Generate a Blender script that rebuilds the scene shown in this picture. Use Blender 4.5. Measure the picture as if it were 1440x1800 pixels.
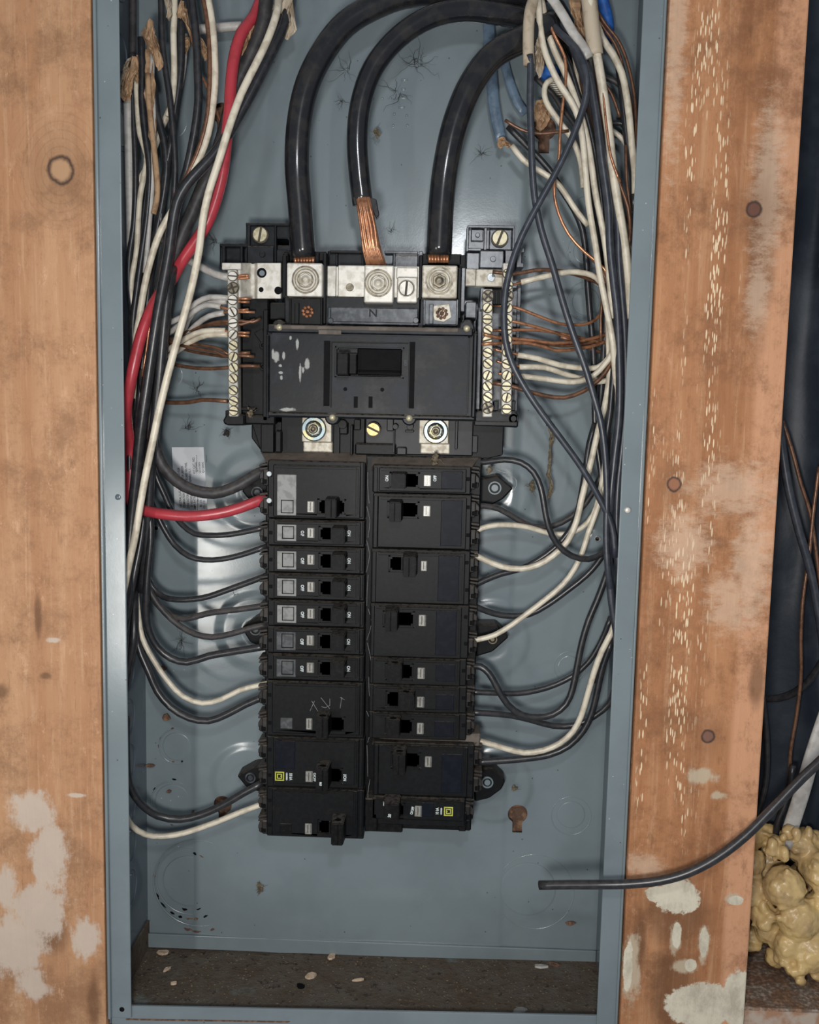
import bpy, bmesh, math, random
import numpy as np
from mathutils import Vector, Matrix, noise as mnoise
for o in list(bpy.data.objects): bpy.data.objects.remove(o)
C = bpy.context.scene.collection
S = bpy.context.scene
PI = math.pi
random.seed(7); RNG = np.random.default_rng(5)
# ------------------------------------------------------------------ camera
# solved from the photograph: focal length in px, vertical vanishing point, foot of the perpendicular on the panel plane
F = 1650.0; FX = 55.0; D = 0.63; Z0 = 1.45
_up = np.array([317., 15000., F]); _up /= np.linalg.norm(_up)
_fy = (F*F-317*FX)/15000
_y = np.array([FX, _fy, -F]); _y /= np.linalg.norm(_y)
_x = np.cross(_y, _up)
M3 = np.array([_x, _y, _up])
cd = bpy.data.cameras.new('camera'); cam = bpy.data.objects.new('camera', cd); C.objects.link(cam)
cd.sensor_fit = 'HORIZONTAL'; cd.sensor_width = 36.0; cd.lens = 36.0*F/1440; cd.clip_start = 0.02; cd.clip_end = 20
cam.matrix_world = Matrix.Translation((0, -D, Z0)) @ Matrix([list(map(float, r)) for r in M3]).to_4x4()
S.camera = cam
# ------------------------------------------------------------------ world, lights, exposure
w = bpy.data.worlds.new('world'); S.world = w; w.use_nodes = True
bg = w.node_tree.nodes['Background']; bg.inputs[0].default_value = (0.80, 0.86, 0.95, 1); bg.inputs[1].default_value = 0.26
def area(name, loc, target, power, size, col=(1, 1, 1), shape='DISK'):
    l = bpy.data.lights.new(name, 'AREA'); l.energy = power; l.shape = shape; l.size = size; l.color = col
    o = bpy.data.objects.new(name, l); C.objects.link(o); o.location = loc
    o.rotation_euler = (Vector(target)-Vector(loc)).to_track_quat('-Z', 'Y').to_euler(); return o
area('phone_flash', (-0.045, -0.66, Z0-0.08), (-0.04, 0.05, Z0-0.03), 2.7, 0.075, (1.0, 0.97, 0.93))
wl_ = area('work_lamp', (-0.415, -0.64, Z0-0.25), (-0.12, 0.05, Z0-0.10), 0.95, 0.03, (1.0, 0.98, 0.92), 'RECTANGLE'); wl_.data.size_y = 0.24
area('head_lamp', (0.03, -0.70, Z0+0.22), (-0.02, 0.05, Z0+0.10), 1.15, 0.05, (0.93, 0.96, 1.0))
S.view_settings.view_transform = 'Standard'; S.view_settings.look = 'None'
S.view_settings.gamma = 1.0; S.view_settings.use_curve_mapping = False; S.view_settings.exposure = 0.12

# ------------------------------------------------------------------ helpers
def P(px, py, Y):                    # a point of the photograph at true depth Y -> world
    v = M3 @ np.array([px-720., -(py-900.), -F]); t = (Y+D)/v[1]
    return Vector((float(v[0]*t), float(Y), float(Z0+v[2]*t)))
def PXM(Y): return F/(D+Y)           # px per metre, about
ORG = {}
def thing(name, label, cat, loc=(0, 0, 0), group=None):
    o = bpy.data.objects.new(name, None); C.objects.link(o); o.location = loc; o.empty_display_size = 0.01
    o['label'] = label; o['category'] = cat
    if group: o['group'] = group
    ORG[o.name] = Vector(loc); return o
def org(parent):
    while parent.parent: parent = parent.parent
    return ORG.get(parent.name, Vector((0, 0, 0)))
def link(name, me, m, parent=None, label=None, cat=None, group=None, kind=None, smooth=False):
    if parent is None:
        vs = [v.co for v in me.vertices]
        if vs:
            lo = Vector([min(v[i] for v in vs) for i in range(3)]); hi = Vector([max(v[i] for v in vs) for i in range(3)])
            c = Vector(((lo.x+hi.x)/2, (lo.y+hi.y)/2, lo.z))
        else: c = Vector((0, 0, 0))
    else: c = org(parent)
    me.transform(Matrix.Translation(-c))
    if m is not None: me.materials.append(m)
    if len(me.polygons) and max(p.material_index for p in me.polygons) > 0: me.materials.append(M['slot_shade'])
    o = bpy.data.objects.new(name, me); C.objects.link(o)
    if parent is None: o.location = c; ORG[o.name] = c
    else: o.parent = parent
    if smooth: me.shade_smooth()
    if label: o['label'] = label
    if cat: o['category'] = cat
    if group: o['group'] = group
    if kind: o['kind'] = kind
    return o
def obj(name, bm, m, parent=None, label=None, cat=None, group=None, kind=None, smooth=False):
    me = bpy.data.meshes.new(name); bmesh.ops.recalc_face_normals(bm, faces=bm.faces); bm.to_mesh(me); bm.free()
    return link(name, me, m, parent, label, cat, group, kind, smooth)
def B(): return bmesh.new()
def addbox(bm, x0, x1, y0, y1, z0, z1, bev=0, seg=1, taper=0, tz=0):
    """axis box; y0 is the front; taper shrinks the front face"""
    t = bmesh.new()
    pts = [(x0+taper, y0, z0+taper), (x1-taper, y0, z0+taper), (x1-taper, y0, z1-taper), (x0+taper, y0, z1-taper), (x0, y1, z0), (x1, y1, z0), (x1, y1, z1), (x0, y1, z1)]
    v = [t.verts.new(p) for p in pts]
    for f in ((0, 1, 2, 3), (5, 4, 7, 6), (4, 0, 3, 7), (1, 5, 6, 2), (3, 2, 6, 7), (4, 5, 1, 0)): t.faces.new([v[i] for i in f])
    bmesh.ops.recalc_face_normals(t, faces=t.faces)
    if bev:
        bev = min(bev, 0.42*min(x1-x0, abs(y1-y0), z1-z0))
        bmesh.ops.bevel(t, geom=t.edges[:], offset=bev, segments=seg, affect='EDGES', profile=0.5)
    me = bpy.data.meshes.new('t'); t.to_mesh(me); t.free(); bm.from_mesh(me); bpy.data.meshes.remove(me)
def pbox(bm, px0, py0, px1, py1, Yf, Yb, bev=0.0004, seg=1, taper=0):
    cx, cy = (px0+px1)/2, (py0+py1)/2
    addbox(bm, P(px0, cy, Yf).x, P(px1, cy, Yf).x, Yf, Yb, P(cx, py1, Yf).z, P(cx, py0, Yf).z, bev, seg, taper)
def prism(bm, pts, y0, y1, bev=0):
    """extrude outline of (x,z) between y0 (front) and y1"""
    t = bmesh.new()
    a = [t.verts.new((x, y0, z)) for x, z in pts]; b = [t.verts.new((x, y1, z)) for x, z in pts]; n = len(pts)
    t.faces.new(a); t.faces.new(b[::-1])
    for i in range(n): t.faces.new((a[i], b[i], b[(i+1) % n], a[(i+1) % n]))
    bmesh.ops.recalc_face_normals(t, faces=t.faces)
    if bev: bmesh.ops.bevel(t, geom=t.edges[:], offset=bev, segments=1, affect='EDGES')
    me = bpy.data.meshes.new('t'); t.to_mesh(me); t.free(); bm.from_mesh(me); bpy.data.meshes.remove(me)
def ppoly(bm, pts, Yf, Yb, bev=0.0004): prism(bm, [(P(x, y, Yf).x, P(x, y, Yf).z) for x, y in pts], Yf, Yb, bev)
def frame(bm, o, h, Yf, Yb, bev=0.0005):
    """plate (px rect o) with a rectangular hole (px rect h)"""
    def R(r):
        cx, cy = (r[0]+r[2])/2, (r[1]+r[3])/2
        return P(r[0], cy, Yf).x, P(r[2], cy, Yf).x, P(cx, r[3], Yf).z, P(cx, r[1], Yf).z
    a = R(o); b = R(h); t = bmesh.new()
    def ring(r, y): return [t.verts.new(p) for p in ((r[0], y, r[2]), (r[1], y, r[2]), (r[1], y, r[3]), (r[0], y, r[3]))]
    of, ob, hf, hb = ring(a, Yf), ring(a, Yb), ring(b, Yf), ring(b, Yb)
    for i in range(4):
        j = (i+1) % 4
        t.faces.new((of[i], of[j], hf[j], hf[i])); t.faces.new((ob[i], ob[j], of[j], of[i]))
        t.faces.new((hf[i], hf[j], hb[j], hb[i])); t.faces.new((ob[j], ob[i], hb[i], hb[j]))
    bmesh.ops.recalc_face_normals(t, faces=t.faces)
    e = [x for x in t.edges if len(x.link_faces) == 2 and x.calc_face_angle() > 0.5]
    if bev: bmesh.ops.bevel(t, geom=e, offset=bev, segments=2, affect='EDGES')
    me = bpy.data.meshes.new('t'); t.to_mesh(me); t.free(); bm.from_mesh(me); bpy.data.meshes.remove(me)
def lathe(bm, c, prof, seg=24):
    """profile [(r, y)] turned about the Y axis through (c.x, c.z); starts and ends on or off the axis"""
    rings = []
    for r, y in prof:
        if r < 1e-7: rings.append([bm.verts.new((c[0], y, c[1]))])
        else: rings.append([bm.verts.new((c[0]+r*math.cos(2*PI*k/seg), y, c[1]+r*math.sin(2*PI*k/seg))) for k in range(seg)])
    for a, b in zip(rings, rings[1:]):
        for k in range(seg):
            k2 = (k+1) % seg
            if len(a) == 1 and len(b) == 1: continue
            if len(a) == 1: bm.faces.new((a[0], b[k], b[k2]))
            elif len(b) == 1: bm.faces.new((a[k], b[0], a[k2]))
            else: bm.faces.new((a[k], b[k], b[k2], a[k2]))
def disc(bm, px, py, rpx, Yf, Yb, seg=24, bev=0.0003):
    c = P(px, py, Yf); r = rpx/PXM(Yf); b = min(bev, r*.3)
    lathe(bm, (c.x, c.z), [(0, Yf), (r-b, Yf), (r, Yf+b), (r, Yb), (0, Yb)], seg)
def ringz(bm, px, py, r1, r0, Yf, Yb, seg=32, bev=0.0003):
    c = P(px, py, Yf); a = r1/PXM(Yf); i = r0/PXM(Yf); b = bev
    lathe(bm, (c.x, c.z), [(i, Yb), (i, Yf+b), (i+b, Yf), (a-b, Yf), (a, Yf+b), (a, Yb)], seg)
def slotscrew(bm, px, py, rpx, ang, Yf, h=0.0016, slot=0.15, cross=False):
    c = P(px, py, Yf); r = rpx/PXM(Yf)
    n0 = len(bm.faces)
    lathe(bm, (c.x, c.z), [(0, Yf+h*.80), (r*1.13, Yf+h*.80), (r*1.15, Yf+h*.85), (r, Yf+h*2), (0, Yf+h*2)], 20)
    bm.faces.ensure_lookup_table()
    for q in bm.faces[n0:]: q.material_index = 1
    s = r*slot
    def piece(a0, a1, corner):
        pts = [(c.x+r*.97*math.cos(a0+(a1-a0)*k/9), c.z+r*.97*math.sin(a0+(a1-a0)*k/9)) for k in range(10)]+corner
        prism(bm, pts, Yf, Yf+h, 0.00012)
    d = math.asin(slot); a = math.radians(ang)
    if not cross:
        for q in (0, PI): piece(a+q+d, a+q+PI-d, [])
    else:
        for q in range(4):
            m = a+q*PI/2+PI/4; piece(m-PI/4+d, m+PI/4-d, [(c.x+s*1.41*math.cos(m), c.z+s*1.41*math.sin(m))])
def spline(pts, step=0.006):
    out = []; n = len(pts)
    for i in range(n-1):
        p0 = pts[max(i-1, 0)]; p1 = pts[i]; p2 = pts[i+1]; p3 = pts[min(i+2, n-1)]
        k = max(2, int((p2-p1).length/step))
        d1 = max((p1-p0).length, 1e-6)**.5; d2 = max((p2-p1).length, 1e-6)**.5; d3 = max((p3-p2).length, 1e-6)**.5
        m1 = (p2-p1) if i == 0 else ((p1-p0)/d1-(p2-p0)/(d1+d2)+(p2-p1)/d2)*d2
        m2 = (p2-p1) if i == n-2 else ((p2-p1)/d2-(p3-p1)/(d2+d3)+(p3-p2)/d3)*d2
        for j in range(k):
            t = j/k; t2 = t*t; t3 = t2*t
            out.append((2*t3-3*t2+1)*p1+(t3-2*t2+t)*m1+(-2*t3+3*t2)*p2+(t3-t2)*m2)
    out.append(pts[-1].copy()); return out
def addtube(bm, path, r, seg=10, cap=True, rf=None, flat=1.0):
    """r constant, rf(t) scale along; flat squashes the section"""
    n = len(path); T = [(path[min(i+1, n-1)]-path[max(i-1, 0)]).normalized() for i in range(n)]
    up = Vector((0, 1, 0)); up = (up-T[0]*up.dot(T[0]))
    if up.length < .05: up = Vector((1, 0, 0))-T[0]*T[0].x
    up.normalize(); rings = []
    for i in range(n):
        up = (up-T[i]*up.dot(T[i])).normalized(); s = T[i].cross(up); rr = r*(rf(i/(n-1)) if rf else 1)
        rings.append([bm.verts.new(path[i]+(up*math.cos(2*PI*k/seg)*flat+s*math.sin(2*PI*k/seg))*rr) for k in range(seg)])
    for a, b in zip(rings, rings[1:]):
        for k in range(seg): bm.faces.new((a[k], a[(k+1) % seg], b[(k+1) % seg], b[k]))
    if cap: bm.faces.new(rings[0][::-1]); bm.faces.new(rings[-1])
XL, XR = -0.2299, 0.1363            # outer sides of the steel box
BK = 0.086                           # its back
def ptsY(pts, Y=None, clampr=None):
    n = len(pts); ys = [p[2] if len(p) > 2 else None for p in pts]
    if ys[0] is None: ys[0] = Y
    if ys[-1] is None: ys[-1] = Y if Y is not None else next(y for y in reversed(ys) if y is not None)
    known = [i for i in range(n) if ys[i] is not None]
    for a, b in zip(known, known[1:]):
        for i in range(a+1, b): ys[i] = ys[a]+(ys[b]-ys[a])*(i-a)/(b-a)
    out = []
    for p, y in zip(pts, ys):
        if clampr: y = min(y, BK-clampr-.0005)
        v = P(p[0], p[1], y)
        if clampr: v.x = min(max(v.x, XL+clampr+.0012), XR-clampr-.0012)
        out.append(v)
    return out
def text(name, s, px, py, size_px, rot, Y, m, parent, sx=1.0, bold=0.0, dz=0.0001):
    cu = bpy.data.curves.new('txt', 'FONT'); cu.body = s; cu.size = size_px/0.7/PXM(Y); cu.align_x = 'CENTER'; cu.align_y = 'CENTER'
    cu.extrude = 0.00003; cu.offset = bold; cu.resolution_u = 3
    to = bpy.data.objects.new('txt', cu); C.objects.link(to); bpy.context.view_layer.update()
    me = bpy.data.meshes.new_from_object(to.evaluated_get(bpy.context.evaluated_depsgraph_get()))
    bpy.data.objects.remove(to); c = P(px, py, Y-dz)
    me.transform(Matrix.Translation(c) @ Matrix.Rotation(-math.radians(rot), 4, 'Y') @ Matrix.Rotation(PI/2, 4, 'X') @ Matrix.Diagonal((sx, 1, 1, 1)))
    me.materials.clear()
    return link(name, me, m, parent)

# ------------------------------------------------------------------ materials
class NT:
    def __init__(s, name):
        s.m = bpy.data.materials.new(name); s.m.use_nodes = True; s.t = s.m.node_tree; s.b = s.t.nodes['Principled BSDF']
        s.pos = s.t.nodes.new('ShaderNodeNewGeometry').outputs['Position']
    def n(s, ty, **kw):
        x = s.t.nodes.new(ty)
        for k, v in kw.items(): setattr(x, k, v)
        return x
    def l(s, a, b): s.t.links.new(a, b)
    def setin(s, sock, v):
        if isinstance(v, bpy.types.NodeSocket): s.l(v, sock)
        else: sock.default_value = v
    def mapv(s, scale=(1, 1, 1), loc=(0, 0, 0), rot=(0, 0, 0), v=None):
        x = s.n('ShaderNodeMapping'); s.l(v or s.pos, x.inputs[0]); x.inputs['Location'].default_value = loc
        x.inputs['Rotation'].default_value = rot; x.inputs['Scale'].default_value = scale; return x.outputs[0]
    def noise(s, scale, v=None, detail=4, rough=.55, dist=0):
        x = s.n('ShaderNodeTexNoise'); s.l(v or s.pos, x.inputs[0]); x.inputs['Scale'].default_value = scale
        x.inputs['Detail'].default_value = detail; x.inputs['Roughness'].default_value = rough; x.inputs['Distortion'].default_value = dist
        return x.outputs[0]
    def ramp(s, f, a, b, lo=0.0, hi=1.0):
        x = s.n('ShaderNodeMapRange', interpolation_type='SMOOTHSTEP'); s.l(f, x.inputs[0])
        for i, q in enumerate((a, b, lo, hi)): x.inputs[i+1].default_value = q
        return x.outputs[0]
    def math(s, op, a, b=None, c=None):
        x = s.n('ShaderNodeMath', operation=op)
        for i, q in enumerate((a, b, c)):
            if q is not None: s.setin(x.inputs[i], q)
        return x.outputs[0]
    def mix(s, f, a, b, mode='MIX'):
        x = s.n('ShaderNodeMix', data_type='RGBA', blend_type=mode); s.setin(x.inputs[0], f)
        s.setin(x.inputs[6], a if isinstance(a, bpy.types.NodeSocket) else (*a, 1)); s.setin(x.inputs[7], b if isinstance(b, bpy.types.NodeSocket) else (*b, 1)); return x.outputs[2]
    def bump(s, h, st=.3, d=.001):
        x = s.n('ShaderNodeBump'); s.l(h, x.inputs['Height']); x.inputs['Strength'].default_value = st; x.inputs['Distance'].default_value = d
        s.l(x.outputs[0], s.b.inputs['Normal'])
    def ell(s, lst, soft=.35, warp=None, wamp=.5):
        """mask of ellipses on the x-z plane: (x, z, rx, rz)"""
        sep = s.n('ShaderNodeSeparateXYZ'); s.l(s.pos, sep.inputs[0]); tot = None
        for (x, z, rx, rz) in lst:
            a = s.math('DIVIDE', s.math('SUBTRACT', sep.outputs[0], x), rx); b = s.math('DIVIDE', s.math('SUBTRACT', sep.outputs[2], z), rz)
            d = s.math('SQRT', s.math('ADD', s.math('MULTIPLY', a, a), s.math('MULTIPLY', b, b)))
            tot = d if tot is None else s.math('MINIMUM', tot, d)
        if warp is not None: tot = s.math('ADD', tot, s.math('MULTIPLY', s.math('SUBTRACT', warp, .5), wamp))
        return s.ramp(tot, 1+soft, 1-soft)
    def out(s, col, rough=.5, metal=0, spec=None):
        s.setin(s.b.inputs['Base Color'], col if isinstance(col, bpy.types.NodeSocket) else (*col, 1)); s.setin(s.b.inputs['Roughness'], rough); s.setin(s.b.inputs['Metallic'], metal)
        if spec is not None: s.b.inputs['Specular IOR Level'].default_value = spec
        return s.m
SPEC = {'black_building_paper': .22, 'black_plastic': .16, 'toggle_plastic': .12, 'worn_black_plastic': .22, 'dark_blue_grey_plate': .10, 'dark_recess': .05, 'faded_label_plate': .25, 'heavy_cable_jacket': .55, 'sheen_grey_plastic': .5}
def basic(name, col, rough=.5, metal=0, var=.25, scale=200, bump=.0, col2=None, dust=0, dustcol=(.16, .12, .09), spec=None, lo=.45, hi=.62):
    spec = SPEC.get(name, spec)
    s = NT(name); n = s.noise(scale); c2 = col2 or tuple(x*(1-var) for x in col)
    c = s.mix(s.ramp(n, lo, hi), col, c2)
    if dust:
        g = s.n('ShaderNodeNewGeometry'); sp = s.n('ShaderNodeSeparateXYZ'); s.l(g.outputs['Normal'], sp.inputs[0])
        k = s.math('MULTIPLY', s.ramp(sp.outputs[2], .25, .8), s.ramp(s.noise(330, detail=5), .25, .6)); c = s.mix(s.math('MULTIPLY', k, dust), c, dustcol)
        fl = s.math('MULTIPLY', s.ramp(s.noise(95, detail=6, rough=.7), .55, .85), .22*dust); c = s.mix(fl, c, dustcol)
    if bump: s.bump(s.noise(scale*2.2), bump, .0006)
    return s.out(c, rough, metal, spec)
def xz(px, py, Y): p = P(px, py, Y); return p.x, p.z
def el(px, py, rx, ry, Y): x, z = xz(px, py, Y); k = PXM(Y); return (x, z, rx/k, ry/k)

# painted steel
def steel(name, base=(.186, .226, .243)):
    s = NT(name); big = s.noise(14, detail=5, rough=.6); fine = s.noise(900, detail=2)
    c = s.mix(s.ramp(big, .35, .7), base, tuple(x*.84 for x in base))
    c = s.mix(s.ramp(s.noise(60, s.mapv((1, 1, .35)), detail=6, rough=.75), .56, .8, 0, .35), c, (.21, .215, .205))
    v = s.n('ShaderNodeTexVoronoi', feature='F1'); s.l(s.pos, v.inputs[0]); v.inputs['Scale'].default_value = 150
    sepc = s.n('ShaderNodeSeparateColor'); s.l(v.outputs['Color'], sepc.inputs[0])
    spk = s.math('MULTIPLY', s.ramp(v.outputs['Distance'], .11, .05), s.ramp(sepc.outputs[0], .80, .82))
    c = s.mix(s.math('MULTIPLY', spk, .75), c, (.035, .028, .024))
    spw = s.math('MULTIPLY', s.ramp(v.outputs['Distance'], .08, .04), s.ramp(sepc.outputs[1], .93, .95)); c = s.mix(spw, c, (.45, .45, .43))
    s.bump(s.math('ADD', s.math('MULTIPLY', fine, .25), s.noise(45, detail=3)), .06, .001)
    return s.out(c, s.ramp(big, .3, .7, .17, .24), 0, .6)
M = {}
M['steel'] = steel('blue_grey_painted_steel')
M['steel_shaded'] = steel('shaded_side_steel', (.10, .128, .155))  # same paint as the box, darkened in colour for the walls' shade
def floor_mat():
    s = NT('dusty_floor'); n = s.noise(38, detail=8, rough=.7, dist=.4); n2 = s.noise(170, detail=6, rough=.7)
    c = s.mix(s.ramp(n, .3, .7), (.125, .108, .088), (.10, .072, .052)); c = s.mix(s.ramp(n2, .55, .68), c, (.045, .036, .03))
    c = s.mix(s.ramp(s.noise(22, detail=4), .62, .70, 0, .6), c, (.17, .2, .2))
    s.bump(n2, .8, .002); return s.out(c, .9, 0, .15)
M['dusty_floor'] = floor_mat()
M['plastic'] = basic('black_plastic', (.0045, .0049, .0056), .46, 0, .5, 340, .04, (.0075, .008, .0088), .40, (.125, .105, .085), .6, .3, .8)
M['plastic_light'] = basic('worn_black_plastic', (.0055, .0065, .0085), .42, 0, .4, 120, .04, (.014, .016, .020), .6, (.15, .125, .10), .6, .4, .75)
M['plastic_grey'] = basic('sheen_grey_plastic', (.028, .033, .041), .28, 0, .4, 180, .06, (.10, .108, .12), .3, (.15, .13, .11), .6, .4, .7)  # black plastic with lamp sheen painted in as grey, mainly right-hand parts
M['toggle'] = basic('toggle_plastic', (.0045, .0045, .005), .5, 0, .4, 300, .05, (.008, .008, .0085), .8, (.10, .088, .075), .5)
M['slot_shade'] = basic('shaded_screw_slot', (.055, .045, .032), .6, .2, .4, 300, .1, (.03, .025, .018))  # shade of screw slots and rim gaps painted in as dark brown
M['terminal'] = basic('terminal_plastic', (.016, .0145, .0135), .5, 0, .4, 120, .1, (.030, .026, .023), .9, (.11, .09, .075), .3)
M['dark'] = basic('dark_recess', (.006, .006, .007), .6, 0, .2, 200)
M['blueface'] = basic('dark_blue_grey_plate', (.0055, .007, .012), .45, 0, .3, 150, .05, (.008, .0095, .015), .3)
M['label_plate'] = basic('grey_label_plate', (.20, .205, .195), .45, 0, .3, 240, .1, (.13, .135, .13), .2)
M['label_dark'] = basic('faded_label_plate', (.050, .054, .058), .4, 0, .3, 240, .1, (.085, .088, .09), .2)
M['window'] = basic('clear_window_plastic', (.27, .265, .235), .36, .15, .4, 420, .0, (.20, .19, .16), 0, spec=.8)
M['windowf'] = basic('window_rim', (.10, .10, .10), .25, 0, .3, 300)
M['nickel'] = basic('tin_plated_metal', (.60, .575, .52), .45, .3, .3, 150, .15, (.45, .42, .36), .0)
M['nickel_old'] = basic('tarnished_plated_metal', (.47, .44, .37), .5, .3, .4, 170, .25, (.30, .26, .20), .0)
M['alu'] = basic('aluminium_bar', (.50, .48, .43), .5, .2, .2, 260, .15, (.38, .36, .31), .0)
M['brass'] = basic('zinc_yellow_screw', (.50, .45, .31), .42, .4, .3, 300, .1, (.36, .32, .20), .0)
M['gold'] = basic('gold_zinc_screw', (.60, .42, .16), .4, .4, .3, 300, .1, (.40, .27, .09), .0)
M['darkscrew'] = basic('dark_phillips_screw', (.20, .17, .12), .4, .6, .3, 300, .1, (.09, .08, .06), .0)
M['zinc'] = basic('bluish_zinc_nut', (.17, .22, .24), .36, .7, .3, 100, .1, (.34, .31, .17), .0)
M['copper'] = basic('copper', (.50, .235, .125), .30, .6, .4, 220, .15, (.30, .14, .075), .0)
M['copper_brown'] = basic('brown_copper', (.19, .095, .055), .35, .4, .4, 220, .15, (.12, .06, .036), .0)
M['black_wire'] = basic('black_wire_insulation', (.017, .018, .021), .33, 0, .3, 200, .08, (.030, .028, .030), .3, (.09, .08, .075), .55)
M['black_dusty'] = basic('dusty_black_insulation', (.030, .028, .029), .5, 0, .3, 150, .15, (.050, .045, .045), .7, (.10, .085, .075), .4)
M['blue_black'] = basic('slate_black_insulation', (.030, .035, .046), .36, 0, .3, 150, .08, (.045, .05, .062), .2, (.09, .085, .08), .5)
M['cable'] = basic('heavy_cable_jacket', (.011, .0115, .014), .19, 0, .3, 90, .05, (.022, .021, .021), .35, (.085, .075, .065), .6)
M['cream'] = basic('cream_wire_insulation', (.66, .595, .475), .38, 0, .2, 120, .1, (.50, .44, .34), .35, (.30, .24, .17))
M['greyw'] = basic('grey_white_insulation', (.48, .46, .43), .4, 0, .2, 120, .1, (.38, .36, .33), .3, (.25, .21, .17))
M['red'] = basic('red_wire_insulation', (.42, .040, .055), .32, 0, .2, 120, .08, (.35, .035, .045), .3, (.2, .08, .07))
M['sheath'] = basic('tan_cable_sheath', (.47, .39, .29), .6, 0, .3, 90, .4, (.33, .25, .17), .4, (.25, .2, .15))
M['paper'] = basic('brown_filler_paper', (.42, .27, .155), .85, 0, .3, 160, .6, (.28, .165, .09), .2)
M['blue'] = basic('blue_wire_nut', (.025, .12, .42), .4, 0, .3, 150, .1, (.02, .08, .30), .2)
M['grey_blue'] = basic('grey_blue_jacket', (.12, .175, .24), .33, 0, .3, 120, .1, (.08, .12, .17), .4)
M['white'] = basic('label_white', (.56, .58, .60), .5, 0, .1, 60, 0, (.50, .52, .54))
M['ink'] = basic('black_ink', (.03, .03, .032), .6, 0, .2, 300)
M['print'] = basic('white_lettering', (.55, .60, .60), .5, 0, .2, 300)
M['yellow'] = basic('yellow_lettering', (.45, .46, .06), .5, 0, .2, 300)
M['scratch'] = basic('pale_scratches', (.20, .20, .19), .7, 0, .3, 500)
M['rust'] = basic('rusty_brown', (.10, .055, .035), .8, .1, .5, 240, .5, (.22, .12, .07), 0)
M['web'] = basic('grey_cobweb', (.030, .027, .025), .9, 0, .3, 300)
M['webl'] = basic('pale_thread', (.34, .36, .36), .7, 0, .3, 300)
M['dustfluff'] = basic('brown_dust_fluff', (.10, .08, .05), .95, 0, .4, 400, .8, (.18, .145, .10))
M['chip'] = basic('pale_wood_chip', (.55, .42, .31), .8, 0, .3, 300, .4, (.42, .30, .2))
M['felt'] = basic('black_building_paper', (.013, .019, .028), .42, 0, .5, 30, .5, (.022, .030, .041), .06, (.06, .05, .045))
def foam_mat():
    s = NT('cured_spray_foam'); n = s.noise(26, detail=6, rough=.6)
    c = s.mix(s.ramp(n, .35, .65), (.66, .47, .20), (.44, .30, .145)); c = s.mix(s.ramp(s.noise(60, detail=6), .58, .72, 0, .7), c, (.22, .15, .08))
    s.bump(s.noise(130, detail=5), .4, .002); return s.out(c, .34, 0, .5)
M['foam'] = foam_mat()
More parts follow.
